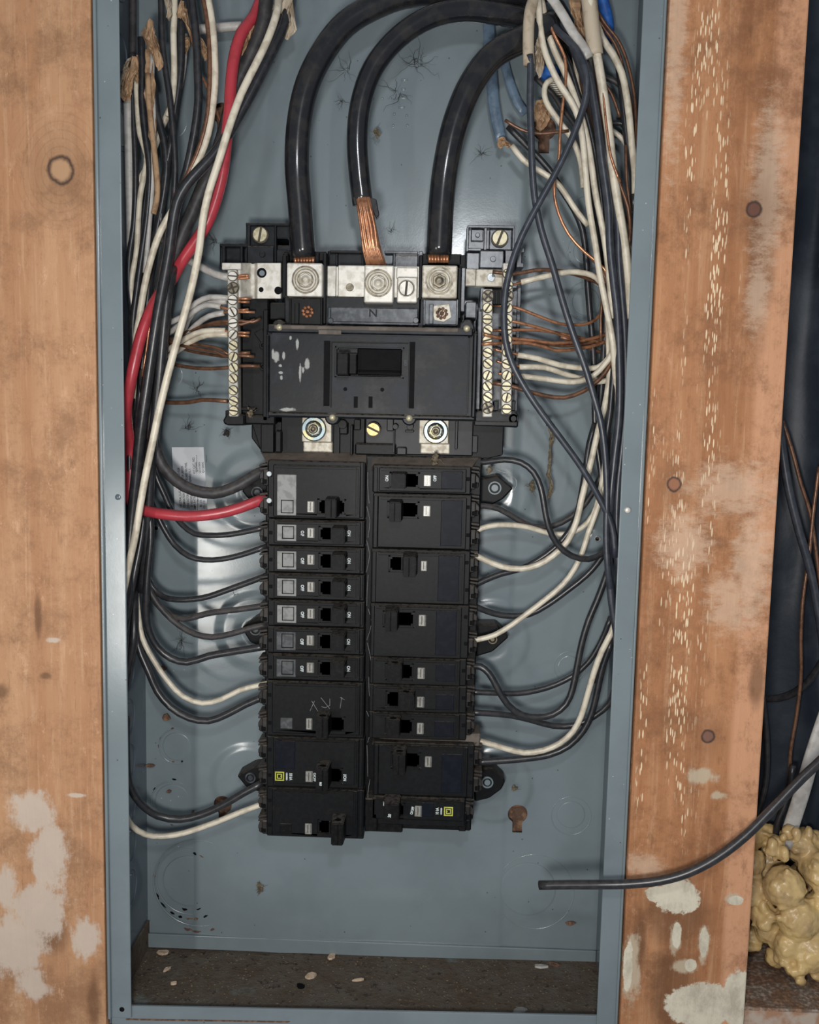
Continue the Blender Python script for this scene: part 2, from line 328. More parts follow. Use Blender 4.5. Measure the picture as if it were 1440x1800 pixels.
def wood(name, c1, c2, c3, knots, whites, flecks=None, sap=None, crisp=None, scuff=None, stains=(), wob=0.01, dark=(.10, .045, .02), rings=(), plaster=(.48, .42, .36)):
    s = NT(name); w1 = s.noise(3.0, s.mapv((1, 1, .35)), detail=3)
    gv = s.mapv((1, 1, .045)); g = s.noise(240, gv, detail=6, rough=.62, dist=.6); g2 = s.noise(46, s.mapv((1, 1, .06)), detail=5, rough=.6, dist=.5)
    c = s.mix(s.ramp(g2, .32, .68), c1, c2); c = s.mix(s.ramp(g, .50, .74, 0, .6), c, c3); c = s.mix(s.ramp(s.noise(420, s.mapv((1, 1, .12)), detail=5, rough=.7), .55, .8, 0, .5), c, tuple(q*.45 for q in c2))
    if sap:
        sp_ = s.n('ShaderNodeSeparateXYZ'); s.l(s.pos, sp_.inputs[0]); xx = s.math('ADD', sp_.outputs[0], s.math('MULTIPLY', s.math('SUBTRACT', s.noise(9, s.mapv((1, 1, .5)), detail=2), .5), .022))
        c = s.mix(s.math('MULTIPLY', s.ramp(xx, sap, sap+.006), .7), c, tuple(min(1, q*1.25+.07) for q in c1))
    # faint wavy rings round the knots
    if rings:
        sep = s.n('ShaderNodeSeparateXYZ'); s.l(s.pos, sep.inputs[0])
        for (x, z, rx, rz) in rings:
            a = s.math('DIVIDE', s.math('SUBTRACT', sep.outputs[0], x), rx); b = s.math('DIVIDE', s.math('SUBTRACT', sep.outputs[2], z), rz)
            d = s.math('SQRT', s.math('ADD', s.math('MULTIPLY', a, a), s.math('MULTIPLY', b, b)))
            wv = s.math('SINE', s.math('MULTIPLY', s.math('ADD', d, s.math('MULTIPLY', w1, 1.2)), 62)); fall = s.ramp(d, 1, .35)
            c = s.mix(s.math('MULTIPLY', s.math('MULTIPLY', s.ramp(wv, .7, 1), fall), .16), c, dark)
    wn = s.noise(70, detail=7, rough=.72); wn2 = s.noise(28, detail=6, rough=.7)
    # general grime and pale scuffs
    c = s.mix(s.ramp(s.noise(17, detail=8, rough=.8), .44, .66, 0, .75), c, tuple(x*.60 for x in c2)); c = s.mix(s.ramp(s.noise(120, s.mapv((1, 1, .4), (1, 5, 2)), detail=6, rough=.8), .54, .70, 0, .45), c, tuple(x*.5 for x in c2)); c = s.mix(s.ramp(s.noise(90, s.mapv((1, 1, .5), (7, 5, 2)), detail=7, rough=.85), .57, .68, 0, .5), c, tuple(min(1, x*1.2+.08) for x in c1))
    c = s.mix(s.ramp(s.noise(30, s.mapv((1, 1, .5), (3, 2, 1)), detail=8, rough=.78), .55, .74, 0, .5), c, tuple(min(1, x*1.25+.05) for x in c1))
    if stains: c = s.mix(s.math('MULTIPLY', s.ell(stains, .5, wn2, 1.0), .6), c, dark)
    if flecks:
        band, tilt = flecks
        fv = s.mapv((1, 1, .15), rot=(0, tilt, 0)); vv = s.n('ShaderNodeTexVoronoi', feature='F1'); s.l(fv, vv.inputs[0]); vv.inputs['Scale'].default_value = 760
        vc = s.n('ShaderNodeSeparateColor'); s.l(vv.outputs['Color'], vc.inputs[0])
        fm = s.math('MULTIPLY', s.ramp(vv.outputs['Distance'], .42, .30), s.ramp(vc.outputs[0], .20, .26)); bm_ = s.ell(band, .3, s.noise(60, s.mapv((1, 1, .2)), detail=3), 3.2)
        col_ = s.ramp(s.noise(85, s.mapv((1, 1, .05), rot=(0, tilt, 0)), detail=3), .46, .54)
        fm = s.math('MULTIPLY', fm, col_)
        c = s.mix(s.math('MULTIPLY', s.math('MULTIPLY', fm, bm_), .9), c, (.82, .66, .44))
    if whites: c = s.mix(s.math('MULTIPLY', s.ell(whites, .28, s.math('ADD', s.math('MULTIPLY', wn, .55), s.math('MULTIPLY', s.noise(190, s.mapv((1, 1, .3)), detail=5, rough=.7), .45)), 3.4), .85), c, s.mix(wn2, plaster, tuple(x*.8 for x in plaster)))
    if scuff: c = s.mix(s.math('MULTIPLY', s.ell(scuff, .6, s.noise(150, s.mapv((.5, 1, 1), rot=(0, .35, 0)), detail=6, rough=.8), 3.6), .5), c, (.68, .50, .36))
    if crisp: c = s.mix(s.ell(crisp, .07, s.math('ADD', s.math('MULTIPLY', wn, .6), s.math('MULTIPLY', s.noise(260, detail=4), .4)), 1.3), c, s.mix(s.ramp(s.noise(80, s.mapv((1, 1, .6)), detail=6, rough=.75), .4, .7), (.66, .60, .47), (.46, .40, .31)))
    for (x, z, r, hollow) in knots:
        o_ = s.ell([(x, z, r*1.05, r*1.12)], .16, wn, .7); i_ = s.ell([(x, z, r*.80, r*.84)], .25, wn, .9)
        h_ = s.ell([(x, z, r*2.4, r*3.4)], .7, wn, .3)
        c = s.mix(s.math('MULTIPLY', h_, .35), c, tuple(q*.45 for q in c2))
        c = s.mix(o_, c, (.045, .026, .02)); c = s.mix(i_, c, hollow)
    s.bump(s.math('ADD', g, s.math('MULTIPLY', wn, .7)), .28, .0012)
    return s.out(c, .62, 0, .3)
# ================================================================== SETTING: wood framing
W = Z0
M['wood_left'] = wood('tan_plywood', (.52, .295, .160), (.43, .215, .108), (.62, .39, .235),
    [(*xz(106, 300, -.004), .0082, (.46, .27, .15))],
    [el(58, 1430, 40, 38, -.004), el(85, 1510, 34, 70, -.004), el(70, 1600, 50, 60, -.004), el(30, 1660, 60, 55, -.004), el(10, 1560, 22, 40, -.004), el(150, 1650, 24, 42, -.004), el(60, 1730, 30, 30, -.004), el(133, 1398, 17, 4, -.004), el(95, 1125, 12, 5, -.004)],
    stains=[el(67, 1085, 6, 38, -.004), el(3, 1215, 14, 14, -.004), el(80, 1188, 10, 6, -.004), el(165, 1760, 12, 50, -.004), el(90, 1640, 30, 40, -.004)],
    rings=[(*xz(106, 300, -.004), .045, .055)], plaster=(.62, .52, .43))
M['wood_right'] = wood('reddish_fir_stud', (.46, .215, .100), (.34, .145, .062), (.54, .31, .17),
    [(*xz(1326, 368, -.006), .0048, (.14, .06, .04)), (*xz(1185, 851, -.006), .0044, (.30, .13, .07)), (*xz(1245, 1294, -.006), .0046, (.20, .10, .07))],
    [el(1235, 1364, 26, 17, -.006), el(1262, 1398, 16, 9, -.006), el(1290, 1580, 14, 10, -.006), el(1187, 1650, 10, 30, -.006), el(1238, 1660, 9, 36, -.006), el(1205, 1700, 22, 14, -.006), el(1110, 1710, 16, 70, -.006)],
    flecks=([el(1240, 150, 42, 260, -.006), el(1225, 450, 52, 240, -.006), el(1200, 760, 52, 260, -.006), el(1180, 1120, 55, 300, -.006), el(1140, 1300, 40, 160, -.006), el(1120, 560, 8, 200, -.006)], .02),
    stains=[el(1180, 1740, 40, 90, -.006), el(1125, 1650, 14, 60, -.006), el(1190, 1610, 60, 60, -.006), el(1340, 420, 22, 180, -.006), el(1330, 1200, 12, 40, -.006)],
    scuff=[el(1320, 1000, 30, 90, -.006), el(1285, 860, 60, 40, -.006), el(1200, 960, 40, 50, -.006), el(1280, 1060, 30, 50, -.006), el(1330, 520, 18, 50, -.006), el(1130, 1520, 30, 20, -.006), el(1190, 30, 16, 200, -.006), el(1350, 330, 24, 120, -.006)], crisp=[el(1192, 1576, 40, 33, -.006), el(1160, 1572, 26, 16, -.006), el(1235, 1766, 66, 44, -.006), el(1300, 1760, 34, 60, -.006), el(1190, 1645, 9, 26, -.006), el(1238, 1655, 8, 30, -.006), el(1214, 1696, 11, 13, -.006), el(1104, 1700, 9, 50, -.006), el(1294, 1583, 14, 9, -.006)], sap=.201, plaster=(.56, .46, .33))
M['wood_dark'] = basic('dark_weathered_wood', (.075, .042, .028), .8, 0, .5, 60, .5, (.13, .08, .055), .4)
M['wood_plate'] = basic('scuffed_sole_plate_wood', (.36, .20, .12), .75, 0, .4, 60, .5, (.45, .36, .29), .8, (.07, .05, .038))
def st(name, bm, m, parent=None, **k): return obj(name, bm, m, parent, kind='structure' if not parent else None, **k)
bm = B(); addbox(bm, -.62, XL-.0008, -.004, .016, W-.62, W+.40, .0009, 2)
obj('plywood_panel', bm, M['wood_left'], label='tan plywood panel with a ringed knot and smeared white plaster, left of the steel box', cat='panel')
bm = B(); addbox(bm, XR+.0008, .2235, -.006, .086, W-.62, W+.40, .0012, 2)
obj('wall_stud', bm, M['wood_right'], label='upright reddish wooden stud with pale flecks, right of the steel box', cat='stud')
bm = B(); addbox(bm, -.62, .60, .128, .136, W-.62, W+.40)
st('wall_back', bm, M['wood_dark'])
a = P(1436, 60, .03); b = P(1437, 470, .03); a.x = b.x+.003
bm = B(); addbox(bm, a.x, a.x+.03, .03, .036, b.z, a.z, .001)
obj('wood_batten', bm, M['wood_plate'], label='short brown wood batten at the upper right edge of the picture', cat='batten')
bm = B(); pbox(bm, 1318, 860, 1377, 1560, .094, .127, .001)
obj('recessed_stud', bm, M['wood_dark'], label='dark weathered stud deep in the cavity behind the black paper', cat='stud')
a = P(1375, 1775, .0)
bm = B(); addbox(bm, .2242, .42, .0, .128, a.z-.05, a.z, .0015)
for i in range(3):
    k = .2242+i*.06; 
obj('sole_plate', bm, M['wood_plate'], label='scuffed brown sole plate lying under the yellow foam', cat='plank')
# black building paper hanging in the cavity, wavy
nx, nz = 40, 90; vs = []; fs = []
x0 = .2540; x1 = .42; zt = W+.40; zb = P(1400, 1560, .09).z
for j in range(nz+1):
    for i in range(nx+1):
        u = i/nx; v = j/nz; x = x0+(x1-x0)*u; z = zt+(zb-zt)*v
        edge = .004*math.sin(v*9)+.003*math.sin(v*23+1)-.010*max(0, .62-v)/.62-.006*(1-u)
        y = .080+.006*math.sin(u*9+v*2)+.003*mnoise.noise(Vector((u*6, v*14, 3)))+.004*(1-u)**6
        ridge = math.exp(-((u-.20-.05*v)/.035)**2); y -= .007*ridge
        vs.append((x+edge*(1-u), y, z))
for j in range(nz):
    for i in range(nx):
        a = j*(nx+1)+i; fs.append((a, a+1, a+nx+2, a+nx+1))
me = bpy.data.meshes.new('paper'); me.from_pydata(vs, [], fs)
o = link('building_paper', me, M['felt'], label='wavy black building paper hanging in the cavity right of the stud', cat='building paper', smooth=True)
md = o.modifiers.new('s', 'SOLIDIFY'); md.thickness = .0015; md.offset = 1

# ================================================================== steel box
box = thing('electrical_box', 'open blue grey painted steel panel box recessed between the wood, dusty bottom', 'electrical box', (-.0468, .086, W-.45))
zT, zB = W+.36, W-.4400
pads = [P(450, 862, BK), P(452, 1108, BK), P(440, 1372, BK), P(868, 860, BK), P(862, 1125, BK), P(868, 1380, BK)]
xc1 = P(343, 1000, BK).x; xc2 = P(897, 1000, BK).x
small = [P(1050, 947, BK), P(275, 928, BK)]
def sm(a, b, x): t = min(max((x-a)/(b-a), 0), 1); return t*t*(3-2*t)
def hgt(x, z):
    h = .0009*sm(xc1-.0035, xc1, x)*(1-sm(xc2, xc2+.004, x))
    for p in pads:
        d = math.hypot(x-p.x, z-p.z); h += .0016*(1-sm(.026, .033, d))-.0007*math.exp(-((d-.012)/.003)**2)
    for p in small:
        d = math.hypot(x-p.x, z-p.z); h += .0012*(1-sm(.0055, .0095, d))
    if x < xc1: h -= .05*(xc1-x)
    else: h += .035*min(x-xc1, .06)*(1-sm(.06, .16, x-xc1))
    h += .0004*mnoise.noise(Vector((x*9, z*9, 0)))
    return h
nx, nz = 190, 410; vs = []; fs = []
for j in range(nz+1):
    z = zB+(zT-zB)*j/nz
    for i in range(nx+1):
        x = XL+(XR-XL)*i/nx; vs.append((x, BK-hgt(x, z), z))
for j in range(nz):
    for i in range(nx):
        a = j*(nx+1)+i; fs.append((a, a+1, a+nx+2, a+nx+1))
# holes: keyholes and round holes, cut by leaving faces out and snapping the rim
holes = [(910, 1430, 18, 1), (393, 1412, 17, 1), (391, 200, 17, 1), (957, 226, 20, 1), (1050, 947, 5, 0), (275, 928, 5, 0)]
dx = (XR-XL)/nx; HC = []
for px, py, r, key in holes:
    c = P(px, py, BK); HC.append((c.x, c.z, r/PXM(BK), key))
V = np.array(vs); kill = set()
def inside(x, z):
    for cx, cz, r, key in HC:
        if math.hypot(x-cx, z-cz) < r: return True
        if key and abs(x-cx) < r*.48 and cz-r*1.95 < z < cz: return True
    return False
F2 = []
for f in fs:
    cx_ = sum(vs[i][0] for i in f)/4; cz_ = sum(vs[i][2] for i in f)/4
    if inside(cx_, cz_): kill.add(f)
    else: F2.append(f)
rim = set(i for f in kill for i in f) & set(i for f in F2 for i in f)
for i in rim:
    x, y, z = vs[i]
    for cx_, cz_, r, key in HC:
        d = math.hypot(x-cx_, z-cz_)
        if d < r*2.3:
            if z > cz_-r*.9 or not key: vs[i] = (cx_+(x-cx_)*r/d, y, cz_+(z-cz_)*r/d)
            else: vs[i] = (cx_+(1 if x > cx_ else -1)*r*.48 if z > cz_-r*1.75 else x, y, z)
            break
me = bpy.data.meshes.new('back'); me.from_pydata(vs, [], F2)
bp = link('back_panel', me, M['steel'], box, smooth=True)
# rusty wood seen through the holes
bm = B(); addbox(bm, XL, XR, .0945, .120, zB, zT)
obj('backing_board', bm, M['rust'], label='rusty brown board seen through the keyholes of the steel box', cat='board')
def knock(name, px, py, r, h=.0006, parent=bp, m=None):
    c = P(px, py, BK); rr = r/PXM(BK); bm = B(); y = BK-hgt(c.x, c.z)
    lathe(bm, (c.x, c.z), [(0, y-h), (rr*.96-.0006, y-h), (rr-.0004, y-h+.0002), (rr, y+.0004)], 48)
    return obj(name, bm, m or M['steel'], parent, smooth=False)
def grove(px, py, r):
    c = P(px, py, BK); rr = r/PXM(BK); bm = B(); y = BK-hgt(c.x, c.z)
    lathe(bm, (c.x, c.z), [(rr-.00055, y+.0002), (rr-.0002, y-.00035), (rr+.0002, y-.00035), (rr+.00055, y+.0002)], 56)
    return obj('knockout_ring', bm, M['steel'], bp, smooth=True)
for px, py, r in ((333, 1549, 50), (1004, 1432, 26), (1030, 530, 24), (1030, 442, 22), (1028, 366, 20), (311, 1313, 27), (304, 1410, 34), (1000, 1171, 20), (928, 1563, 52), (302, 214, 28), (300, 660, 22)): knock('knockout', px, py, r)
for px, py, r in ((336, 1549, 66), (349, 1552, 84), (1004, 1434, 36), (1030, 530, 33), (1030, 442, 31), (303, 1411, 40), (1002, 1172, 28), (940, 1568, 72), (311, 1313, 33)): grove(px, py, r)
rk = random.Random(4)
for cx_, cy_, r_k, aa in ((336, 1549, 66, (150, 170, 200, 215, 235, 250, 262, 275, 290)), (333, 1549, 50, (60, 75, 255, 285)), (349, 1552, 84, (252, 262, 285)), (311, 1313, 33, (100, 150, 175)), (303, 1411, 40, (80, 140, 265, 330)), (311, 1313, 27, (250, 285))):
    for a0 in aa:
        ln = rk.uniform(5, 13); pts = [P(cx_+(r_k+rk.uniform(-1, 1))*math.cos(math.radians(a0+ln*q/4)), cy_-(r_k+rk.uniform(-1, 1))*math.sin(math.radians(a0+ln*q/4)), BK) for q in range(5)]
        for p_ in pts: p_.y = BK-hgt(p_.x, p_.z)-.0003
        bm = B(); addtube(bm, pts, rk.uniform(.0004, .0009), 5, rf=lambda t: .3+math.sin(t*3.1)); obj('rust_mark', bm, M['rust'] if rk.random() < .5 else M['dark'], bp)
for p in small:
    bm = B(); lathe(bm, (p.x, p.z), [(.0014, BK-.0005), (.0016, BK-.0016), (.0026, BK-.0016), (.0030, BK-.0004)], 20); obj('mounting_dimple', bm, M['steel'], bp, smooth=True)
# embossed raised mark of dashes and dots in the upper back
bm = B()
for px, py, ln in ((711, 140, 12), (709, 156, 8), (708, 172, 16), (706, 188, 12)): pbox(bm, px-ln/2, py-1.6, px+ln/2, py+1.6, BK-.0020, BK, .0006, 2)
for px, py in ((655, 173), (672, 173), (686, 172), (691, 220), (716, 220), (693, 200), (715, 203)): disc(bm, px, py, 2.2, BK-.0018, BK, 10, .0006)
obj('embossed_marks', bm, M['steel'], bp, smooth=True)
# side walls with knockouts, top and bottom
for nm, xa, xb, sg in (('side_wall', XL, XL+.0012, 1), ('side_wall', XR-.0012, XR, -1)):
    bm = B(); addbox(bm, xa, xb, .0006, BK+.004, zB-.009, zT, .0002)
    wl = obj(nm, bm, M['steel_shaded'], box)
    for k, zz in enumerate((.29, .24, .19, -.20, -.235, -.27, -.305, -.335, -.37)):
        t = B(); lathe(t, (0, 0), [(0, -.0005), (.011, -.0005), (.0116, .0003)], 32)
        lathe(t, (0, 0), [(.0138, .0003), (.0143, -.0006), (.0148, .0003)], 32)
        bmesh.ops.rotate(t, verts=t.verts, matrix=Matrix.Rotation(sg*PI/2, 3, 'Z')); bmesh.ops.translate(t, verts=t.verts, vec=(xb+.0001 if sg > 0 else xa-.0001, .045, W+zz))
        obj('knockout', t, M['steel_shaded'], wl)
def zfl(x): return W-.4398+.0144*(x+.0468)
bm = B(); prism(bm, [(XL, zfl(XL)-.006), (XR, zfl(XR)-.006), (XR, zfl(XR)), (XL, zfl(XL))], .0026, BK+.003); obj('bottom_wall', bm, M['dusty_floor'], box)
bm = B(); addbox(bm, XL+.0013, XR-.0013, BK-.0030, BK-.001, zB, W-.4283, .0006, 2); obj('bottom_flange', bm, M['steel'], box)
bm = B(); addbox(bm, XL+.0012, XL+.0030, .004, BK, zB, W-.418, .0003); obj('corner_tab', bm, M['dusty_floor'], box)
# folded front lips
bm = B(); addbox(bm, XL, XL+.0164, -.0004, .0012, W-.4435, zT, .0007, 2); addbox(bm, XL, XL+.0022, -.0030, .0012, W-.4435, zT, .0008, 2)
ll = obj('front_lip', bm, M['steel'], box)
bm = B(); addbox(bm, XR-.0146, XR, -.0004, .0012, W-.4435, zT, .0007, 2); addbox(bm, XR-.0018, XR, -.0026, .0012, W-.4435, zT, .0008, 2)
rl = obj('front_lip', bm, M['steel'], box)
def zlp(x): return W-.4319+.021*(x+.0468)
bm = B(); prism(bm, [(XL+.001, W-.4500), (XR-.001, W-.4500), (XR-.001, zlp(XR)), (XL+.001, zlp(XL))], .0014, .0040, .0006); obj('front_lip', bm, M['steel'], box)
bm = B(); prism(bm, [(XL+.012, zlp(XL)-.0102), (-.10, zlp(-.10)-.0098), (-.098, zlp(-.1)-.0088), (XL+.012, zlp(XL)-.0092)], .0009, .0015); obj('dirt_line', bm, M['rust'], box)
def riv(parent, px, py, r, m): bm = B(); disc(bm, px, py, r, -.0022 if m == 'nickel' else -.0008, .0008, 20, .0009); obj('cover_screw', bm, M[m], parent, smooth=True)
riv(ll, 207, 874, 6.2, 'steel_shaded'); riv(ll, 214, 1775, 5.5, 'dark'); riv(rl, 1104, 897, 5.5, 'nickel')
bm = B(); addbox(bm, XL+.0003, XR, .0015, .09, W-.62, W-.4505, .001)
obj('blocking_board', bm, M['wood_left'], label='wooden blocking just under the bottom lip of the steel box', cat='board')

# warning sticker
st_ = thing('sticker', 'white paper sticker with rotated black print on the back, left of the breakers', 'sticker', P(335, 900, BK-.0012))
ys = BK-.0015
c = [(302, 786), (358, 786), (366, 914), (308, 914)]
bm = B(); ppoly(bm, c, ys, ys+.0003, 0); obj('sheet', bm, M['white'], st_)
# rows read bottom to top; (string, x at y=850, y centre, cap height px)
for s_, px, py, h, sx in (('NEUTRAL LUG KIT REQUIRED FOR', 316, 857, 4.0, .80), ('TERMINATION OF #1/0 AWG OR LARGER', 322.5, 856, 4.0, .70), ('CONDUCTOR ON BRANCH BOARD NEUTRAL.', 329, 853, 4.0, .68), ('IF NEEDED ORDER KIT SEPARATELY.', 335.5, 857, 4.0, .74),
                          ('AMPS RATING', 342.5, 882, 4.0, .78), ('KIT CAT. NO.', 341, 818, 4.0, .85), ('70', 348, 880, 3.8, .8), ('QO70AN', 345.5, 821, 3.8, .8), ('90 - 110', 353.5, 885, 3.8, .7), ('QO110AN', 351, 822, 3.8, .78), ('125 - 150', 359, 887, 3.8, .7), ('Q1150AN', 357, 822, 3.8, .78)):
    text('lettering', s_, px, py, h, 93, ys, M['ink'], st_, sx, .00003)
bm = B(); pbox(bm, 345.6, 800, 346.3, 832, ys-.0001, ys, 0); pbox(bm, 347.4, 862, 348.1, 904, ys-.0001, ys, 0); obj('underline', bm, M['ink'], st_)
text('lettering', '40269-246-01', 363, 806, 1.8, 93, ys, M['ink'], st_, .9)

# ================================================================== cavity things at the right
def foam():
    bm = B(); rr = random.Random(3)
    big = [(1335, 1480, 26, .05), (1330, 1530, 28, .04), (1332, 1580, 30, .035), (1350, 1620, 26, .03), (1390, 1575, 40, .022), (1362, 1480, 22, .05), (1375, 1500, 18, .03), (1398, 1478, 16, .03), (1420, 1500, 34, .045), (1455, 1545, 38, .03), (1445, 1500, 30, .05),
           (1415, 1630, 42, .02), (1360, 1650, 26, .035), (1455, 1610, 34, .025), (1400, 1680, 34, .022), (1440, 1690, 40, .018), (1375, 1700, 20, .03), (1470, 1660, 40, .03), (1335, 1660, 22, .045), (1410, 1715, 24, .02), (1455, 1722, 22, .02), (1500, 1600, 50, .03), (1500, 1700, 45, .03), (1500, 1520, 45, .04)]
    for px, py, r, y in big:
        c = P(px, py, y); q = r/PXM(y)
        t = bmesh.ops.create_icosphere(bm, subdivisions=2, radius=1)
        for v in t['verts']: v.co = Vector((c.x+v.co.x*q*rr.uniform(.96, 1.04), y+.012+v.co.y*q*.85, c.z+v.co.z*q))
    big += [(1345, 1540, 34, .062), (1375, 1610, 40, .055), (1360, 1520, 26, .060), (1420, 1560, 44, .060), (1440, 1640, 44, .050)]
    for px, py, r, y in big[-5:]:
        c = P(px, py, y); q = r/PXM(y); t = bmesh.ops.create_icosphere(bm, subdivisions=2, radius=1)
        for v in t['verts']: v.co = Vector((c.x+v.co.x*q, y+.004+v.co.y*q*.5, c.z+v.co.z*q))
    for i in range(120):
        px, py, r, y = rr.choice(big); a = rr.uniform(0, 2*PI); d = rr.uniform(.3, 1)*r; c = P(px+d*math.cos(a), py+d*math.sin(a), y); q = rr.uniform(4, 13)/PXM(y)
        if c.x < .2265: continue
        t = bmesh.ops.create_icosphere(bm, subdivisions=2, radius=1); el_ = rr.uniform(.7, 1.5)
        for v in t['verts']: v.co = Vector((c.x+v.co.x*q*el_, y+.008+v.co.y*q-.008*(1-d/r), c.z+v.co.z*q/el_))
    for v in bm.verts: v.co.x = max(v.co.x, .2243)
    o = obj('spray_foam', bm, None, label='lumpy yellow cured spray foam filling the bottom of the right cavity', cat='foam', kind='stuff')
    o.data.materials.append(M['foam'])
    r = o.modifiers.new('r', 'REMESH'); r.mode = 'VOXEL'; r.voxel_size = .0011; r.use_smooth_shade = True
    s_ = o.modifiers.new('s', 'SMOOTH'); s_.iterations = 3; s_.factor = .5
    tx = bpy.data.textures.new('fo', 'CLOUDS'); tx.noise_scale = .009; tx.noise_depth = 3; d = o.modifiers.new('d', 'DISPLACE'); d.texture = tx; d.strength = .0045; d.mid_level = .5
foam()
# ================================================================== panel interior (bus base, tabs, neutral bars)
it = thing('panel_interior', 'black plastic interior base with metal neutral bars, behind all the breakers', 'panel interior', (-.05, .08, W-.33))
def part(name, m, parent, *fns, **k):
    bm = B()
    for f in fns: f(bm)
    return obj(name, bm, M[m] if isinstance(m, str) else m, parent, **k)
def each(name, m, parent, *fns, **k):
    for f in fns: part(name, m, parent, f, **k)
L = lambda fn, *a, **k: (lambda bm: fn(bm, *a, **k))
# base rail under the breakers
part('bus_base', 'plastic', it, L(pbox, 466, 800, 838, 1455, .046, .080, .001), L(pbox, 642, 800, 653, 1462, .055, .07, .0006),
     L(ppoly, [(442, 742), (886, 738), (884, 800), (860, 806), (470, 806), (458, 792)], .050, .078, .0006))
def ribs(bm, x0, x1, ya, yb, n, Y0, Y1, sl=3):
    for k in range(n):
        y = ya+(yb-ya)*k/n; h = (yb-ya)/n*.58
        ppoly(bm, [(x0, y+sl), (x1, y), (x1, y+h), (x0, y+h+sl)], Y0, Y1, .0003)
# mounting ears with screws
for i, (pts, h, r) in enumerate((([(842, 842), (875, 835), (892, 850), (903, 858), (884, 878), (864, 888), (842, 887)], (870, 858), 9), ([(836, 1097), (874, 1097), (895, 1120), (866, 1146), (836, 1155)], (866, 1124), 6),
                    ([(834, 1352), (866, 1349), (889, 1372), (882, 1388), (860, 1404), (834, 1410)], (857, 1376), 8), ([(474, 836), (444, 842), (424, 862), (446, 890), (474, 896)], (452, 866), 8),
                    ([(474, 1078), (448, 1086), (424, 1104), (440, 1130), (474, 1142)], (449, 1107), 8), ([(474, 1345), (444, 1348), (416, 1364), (434, 1386), (474, 1398)], (440, 1368), 7))):
    e = part('mounting_ear', 'plastic', it, L(ppoly, pts, .066, .0835, .0012))
    part('ear_screw', ('steel', 'darkscrew', 'steel', 'plastic_grey', 'plastic_grey', 'plastic_grey')[i], e, L(ringz, *h, r+3, r, .0645, .068), L(disc, *h, r*.72, .0652, .068))
# upper tabs
part('left_tab', 'plastic_light', it, L(frame, (432, 392, 512, 470), (484, 419, 508, 439), .052, .082, .0008), L(pbox, 434, 396, 440, 452, .049, .056), L(pbox, 482, 396, 486, 462, .049, .056), L(pbox, 432, 392, 512, 397, .049, .056),
     L(pbox, 434, 432, 482, 466, .046, .056, .0008), L(disc, 461, 447, 5, .0448, .05))
part('tab_screw', 'brass', it, L(slotscrew, 457, 412, 12.5, 80, .046, .002), L(disc, 457, 412, 13.5, .0484, .053))
each('upper_rail', 'plastic_light', it, L(pbox, 386, 430, 512, 470, .056, .080, .0008), L(pbox, 390, 433, 396, 474, .050, .06), L(pbox, 422, 433, 427, 466, .049, .06), L(pbox, 386, 428, 436, 434, .050, .06), L(pbox, 576, 441, 640, 470, .055, .08, .0006), L(pbox, 580, 440, 640, 445, .050, .06),
     L(pbox, 590, 446, 594, 470, .050, .06), L(pbox, 636, 446, 640, 470, .050, .06))
each('upper_rail', 'plastic_grey', it, L(pbox, 690, 442, 735, 474, .056, .080, .0006), L(pbox, 676, 441, 735, 446, .050, .06), L(pbox, 691, 446, 695, 472, .050, .06), L(pbox, 735, 441, 743, 545, .044, .07, .0006), L(pbox, 810, 470, 818, 548, .044, .07, .0006))
part('right_tab', 'plastic_grey', it, L(pbox, 822, 398, 905, 440, .056, .082, .001), L(pbox, 820, 398, 824, 442, .050, .06), L(pbox, 822, 396, 905, 401, .050, .06), L(pbox, 851, 400, 856, 440, .050, .06), L(pbox, 828, 403, 850, 424, .053, .06, .0006), L(pbox, 860, 403, 900, 440, .050, .06, .0008),
     L(pbox, 901, 400, 905, 442, .050, .06), L(pbox, 822, 436, 846, 441, .051, .06), L(disc, 840, 413, 4, .0515, .056))
part('tab_screw', 'brass', it, L(slotscrew, 879, 418, 13, 70, .046, .002), L(disc, 879, 418, 14, .0484, .053))
part('terminal_shroud', 'plastic_grey', it, L(pbox, 843, 440, 886, 472, .044, .07, .0008), L(pbox, 820, 444, 843, 474, .054, .07, .0006), L(disc, 867, 455, 5, .0432, .046), L(pbox, 888, 440, 906, 470, .050, .07), L(ppoly, [(908, 436), (922, 436), (922, 444), (917, 444), (917, 462), (921, 462), (921, 470), (908, 470)], .052, .07, .0004))
# side bases that carry the neutral bars
part('left_base', 'plastic', it, L(pbox, 420, 524, 472, 734, .048, .080, .001), L(pbox, 418, 524, 424, 734, .042, .05), L(pbox, 462, 545, 471, 740, .040, .06, .0006), L(pbox, 474, 532, 506, 562, .038, .06, .0008), L(pbox, 396, 722, 482, 736, .050, .075, .0006),
     L(ppoly, [(393, 736), (398, 728), (430, 728), (430, 748), (398, 748), (391, 742)], .034, .07, .0012), L(pbox, 430, 730, 484, 746, .040, .07, .001), L(ppoly, [(442, 746), (458, 746), (460, 794), (442, 770)], .056, .080, .0008),
     L(pbox, 458, 745, 482, 796, .044, .07, .0008), L(pbox, 484, 758, 494, 795, .040, .06, .0006), L(pbox, 426, 558, 440, 562, .046, .05), L(pbox, 424, 716, 450, 722, .044, .05), L(ppoly, [(446, 585), (462, 578), (468, 600), (460, 604)], .045, .05))
for px, py in ((463, 607), (463, 645)):
    part('locating_pin', 'plastic', it, L(ringz, px, py, 7, 3.4, .0445, .049), L(disc, px, py, 3, .046, .05))
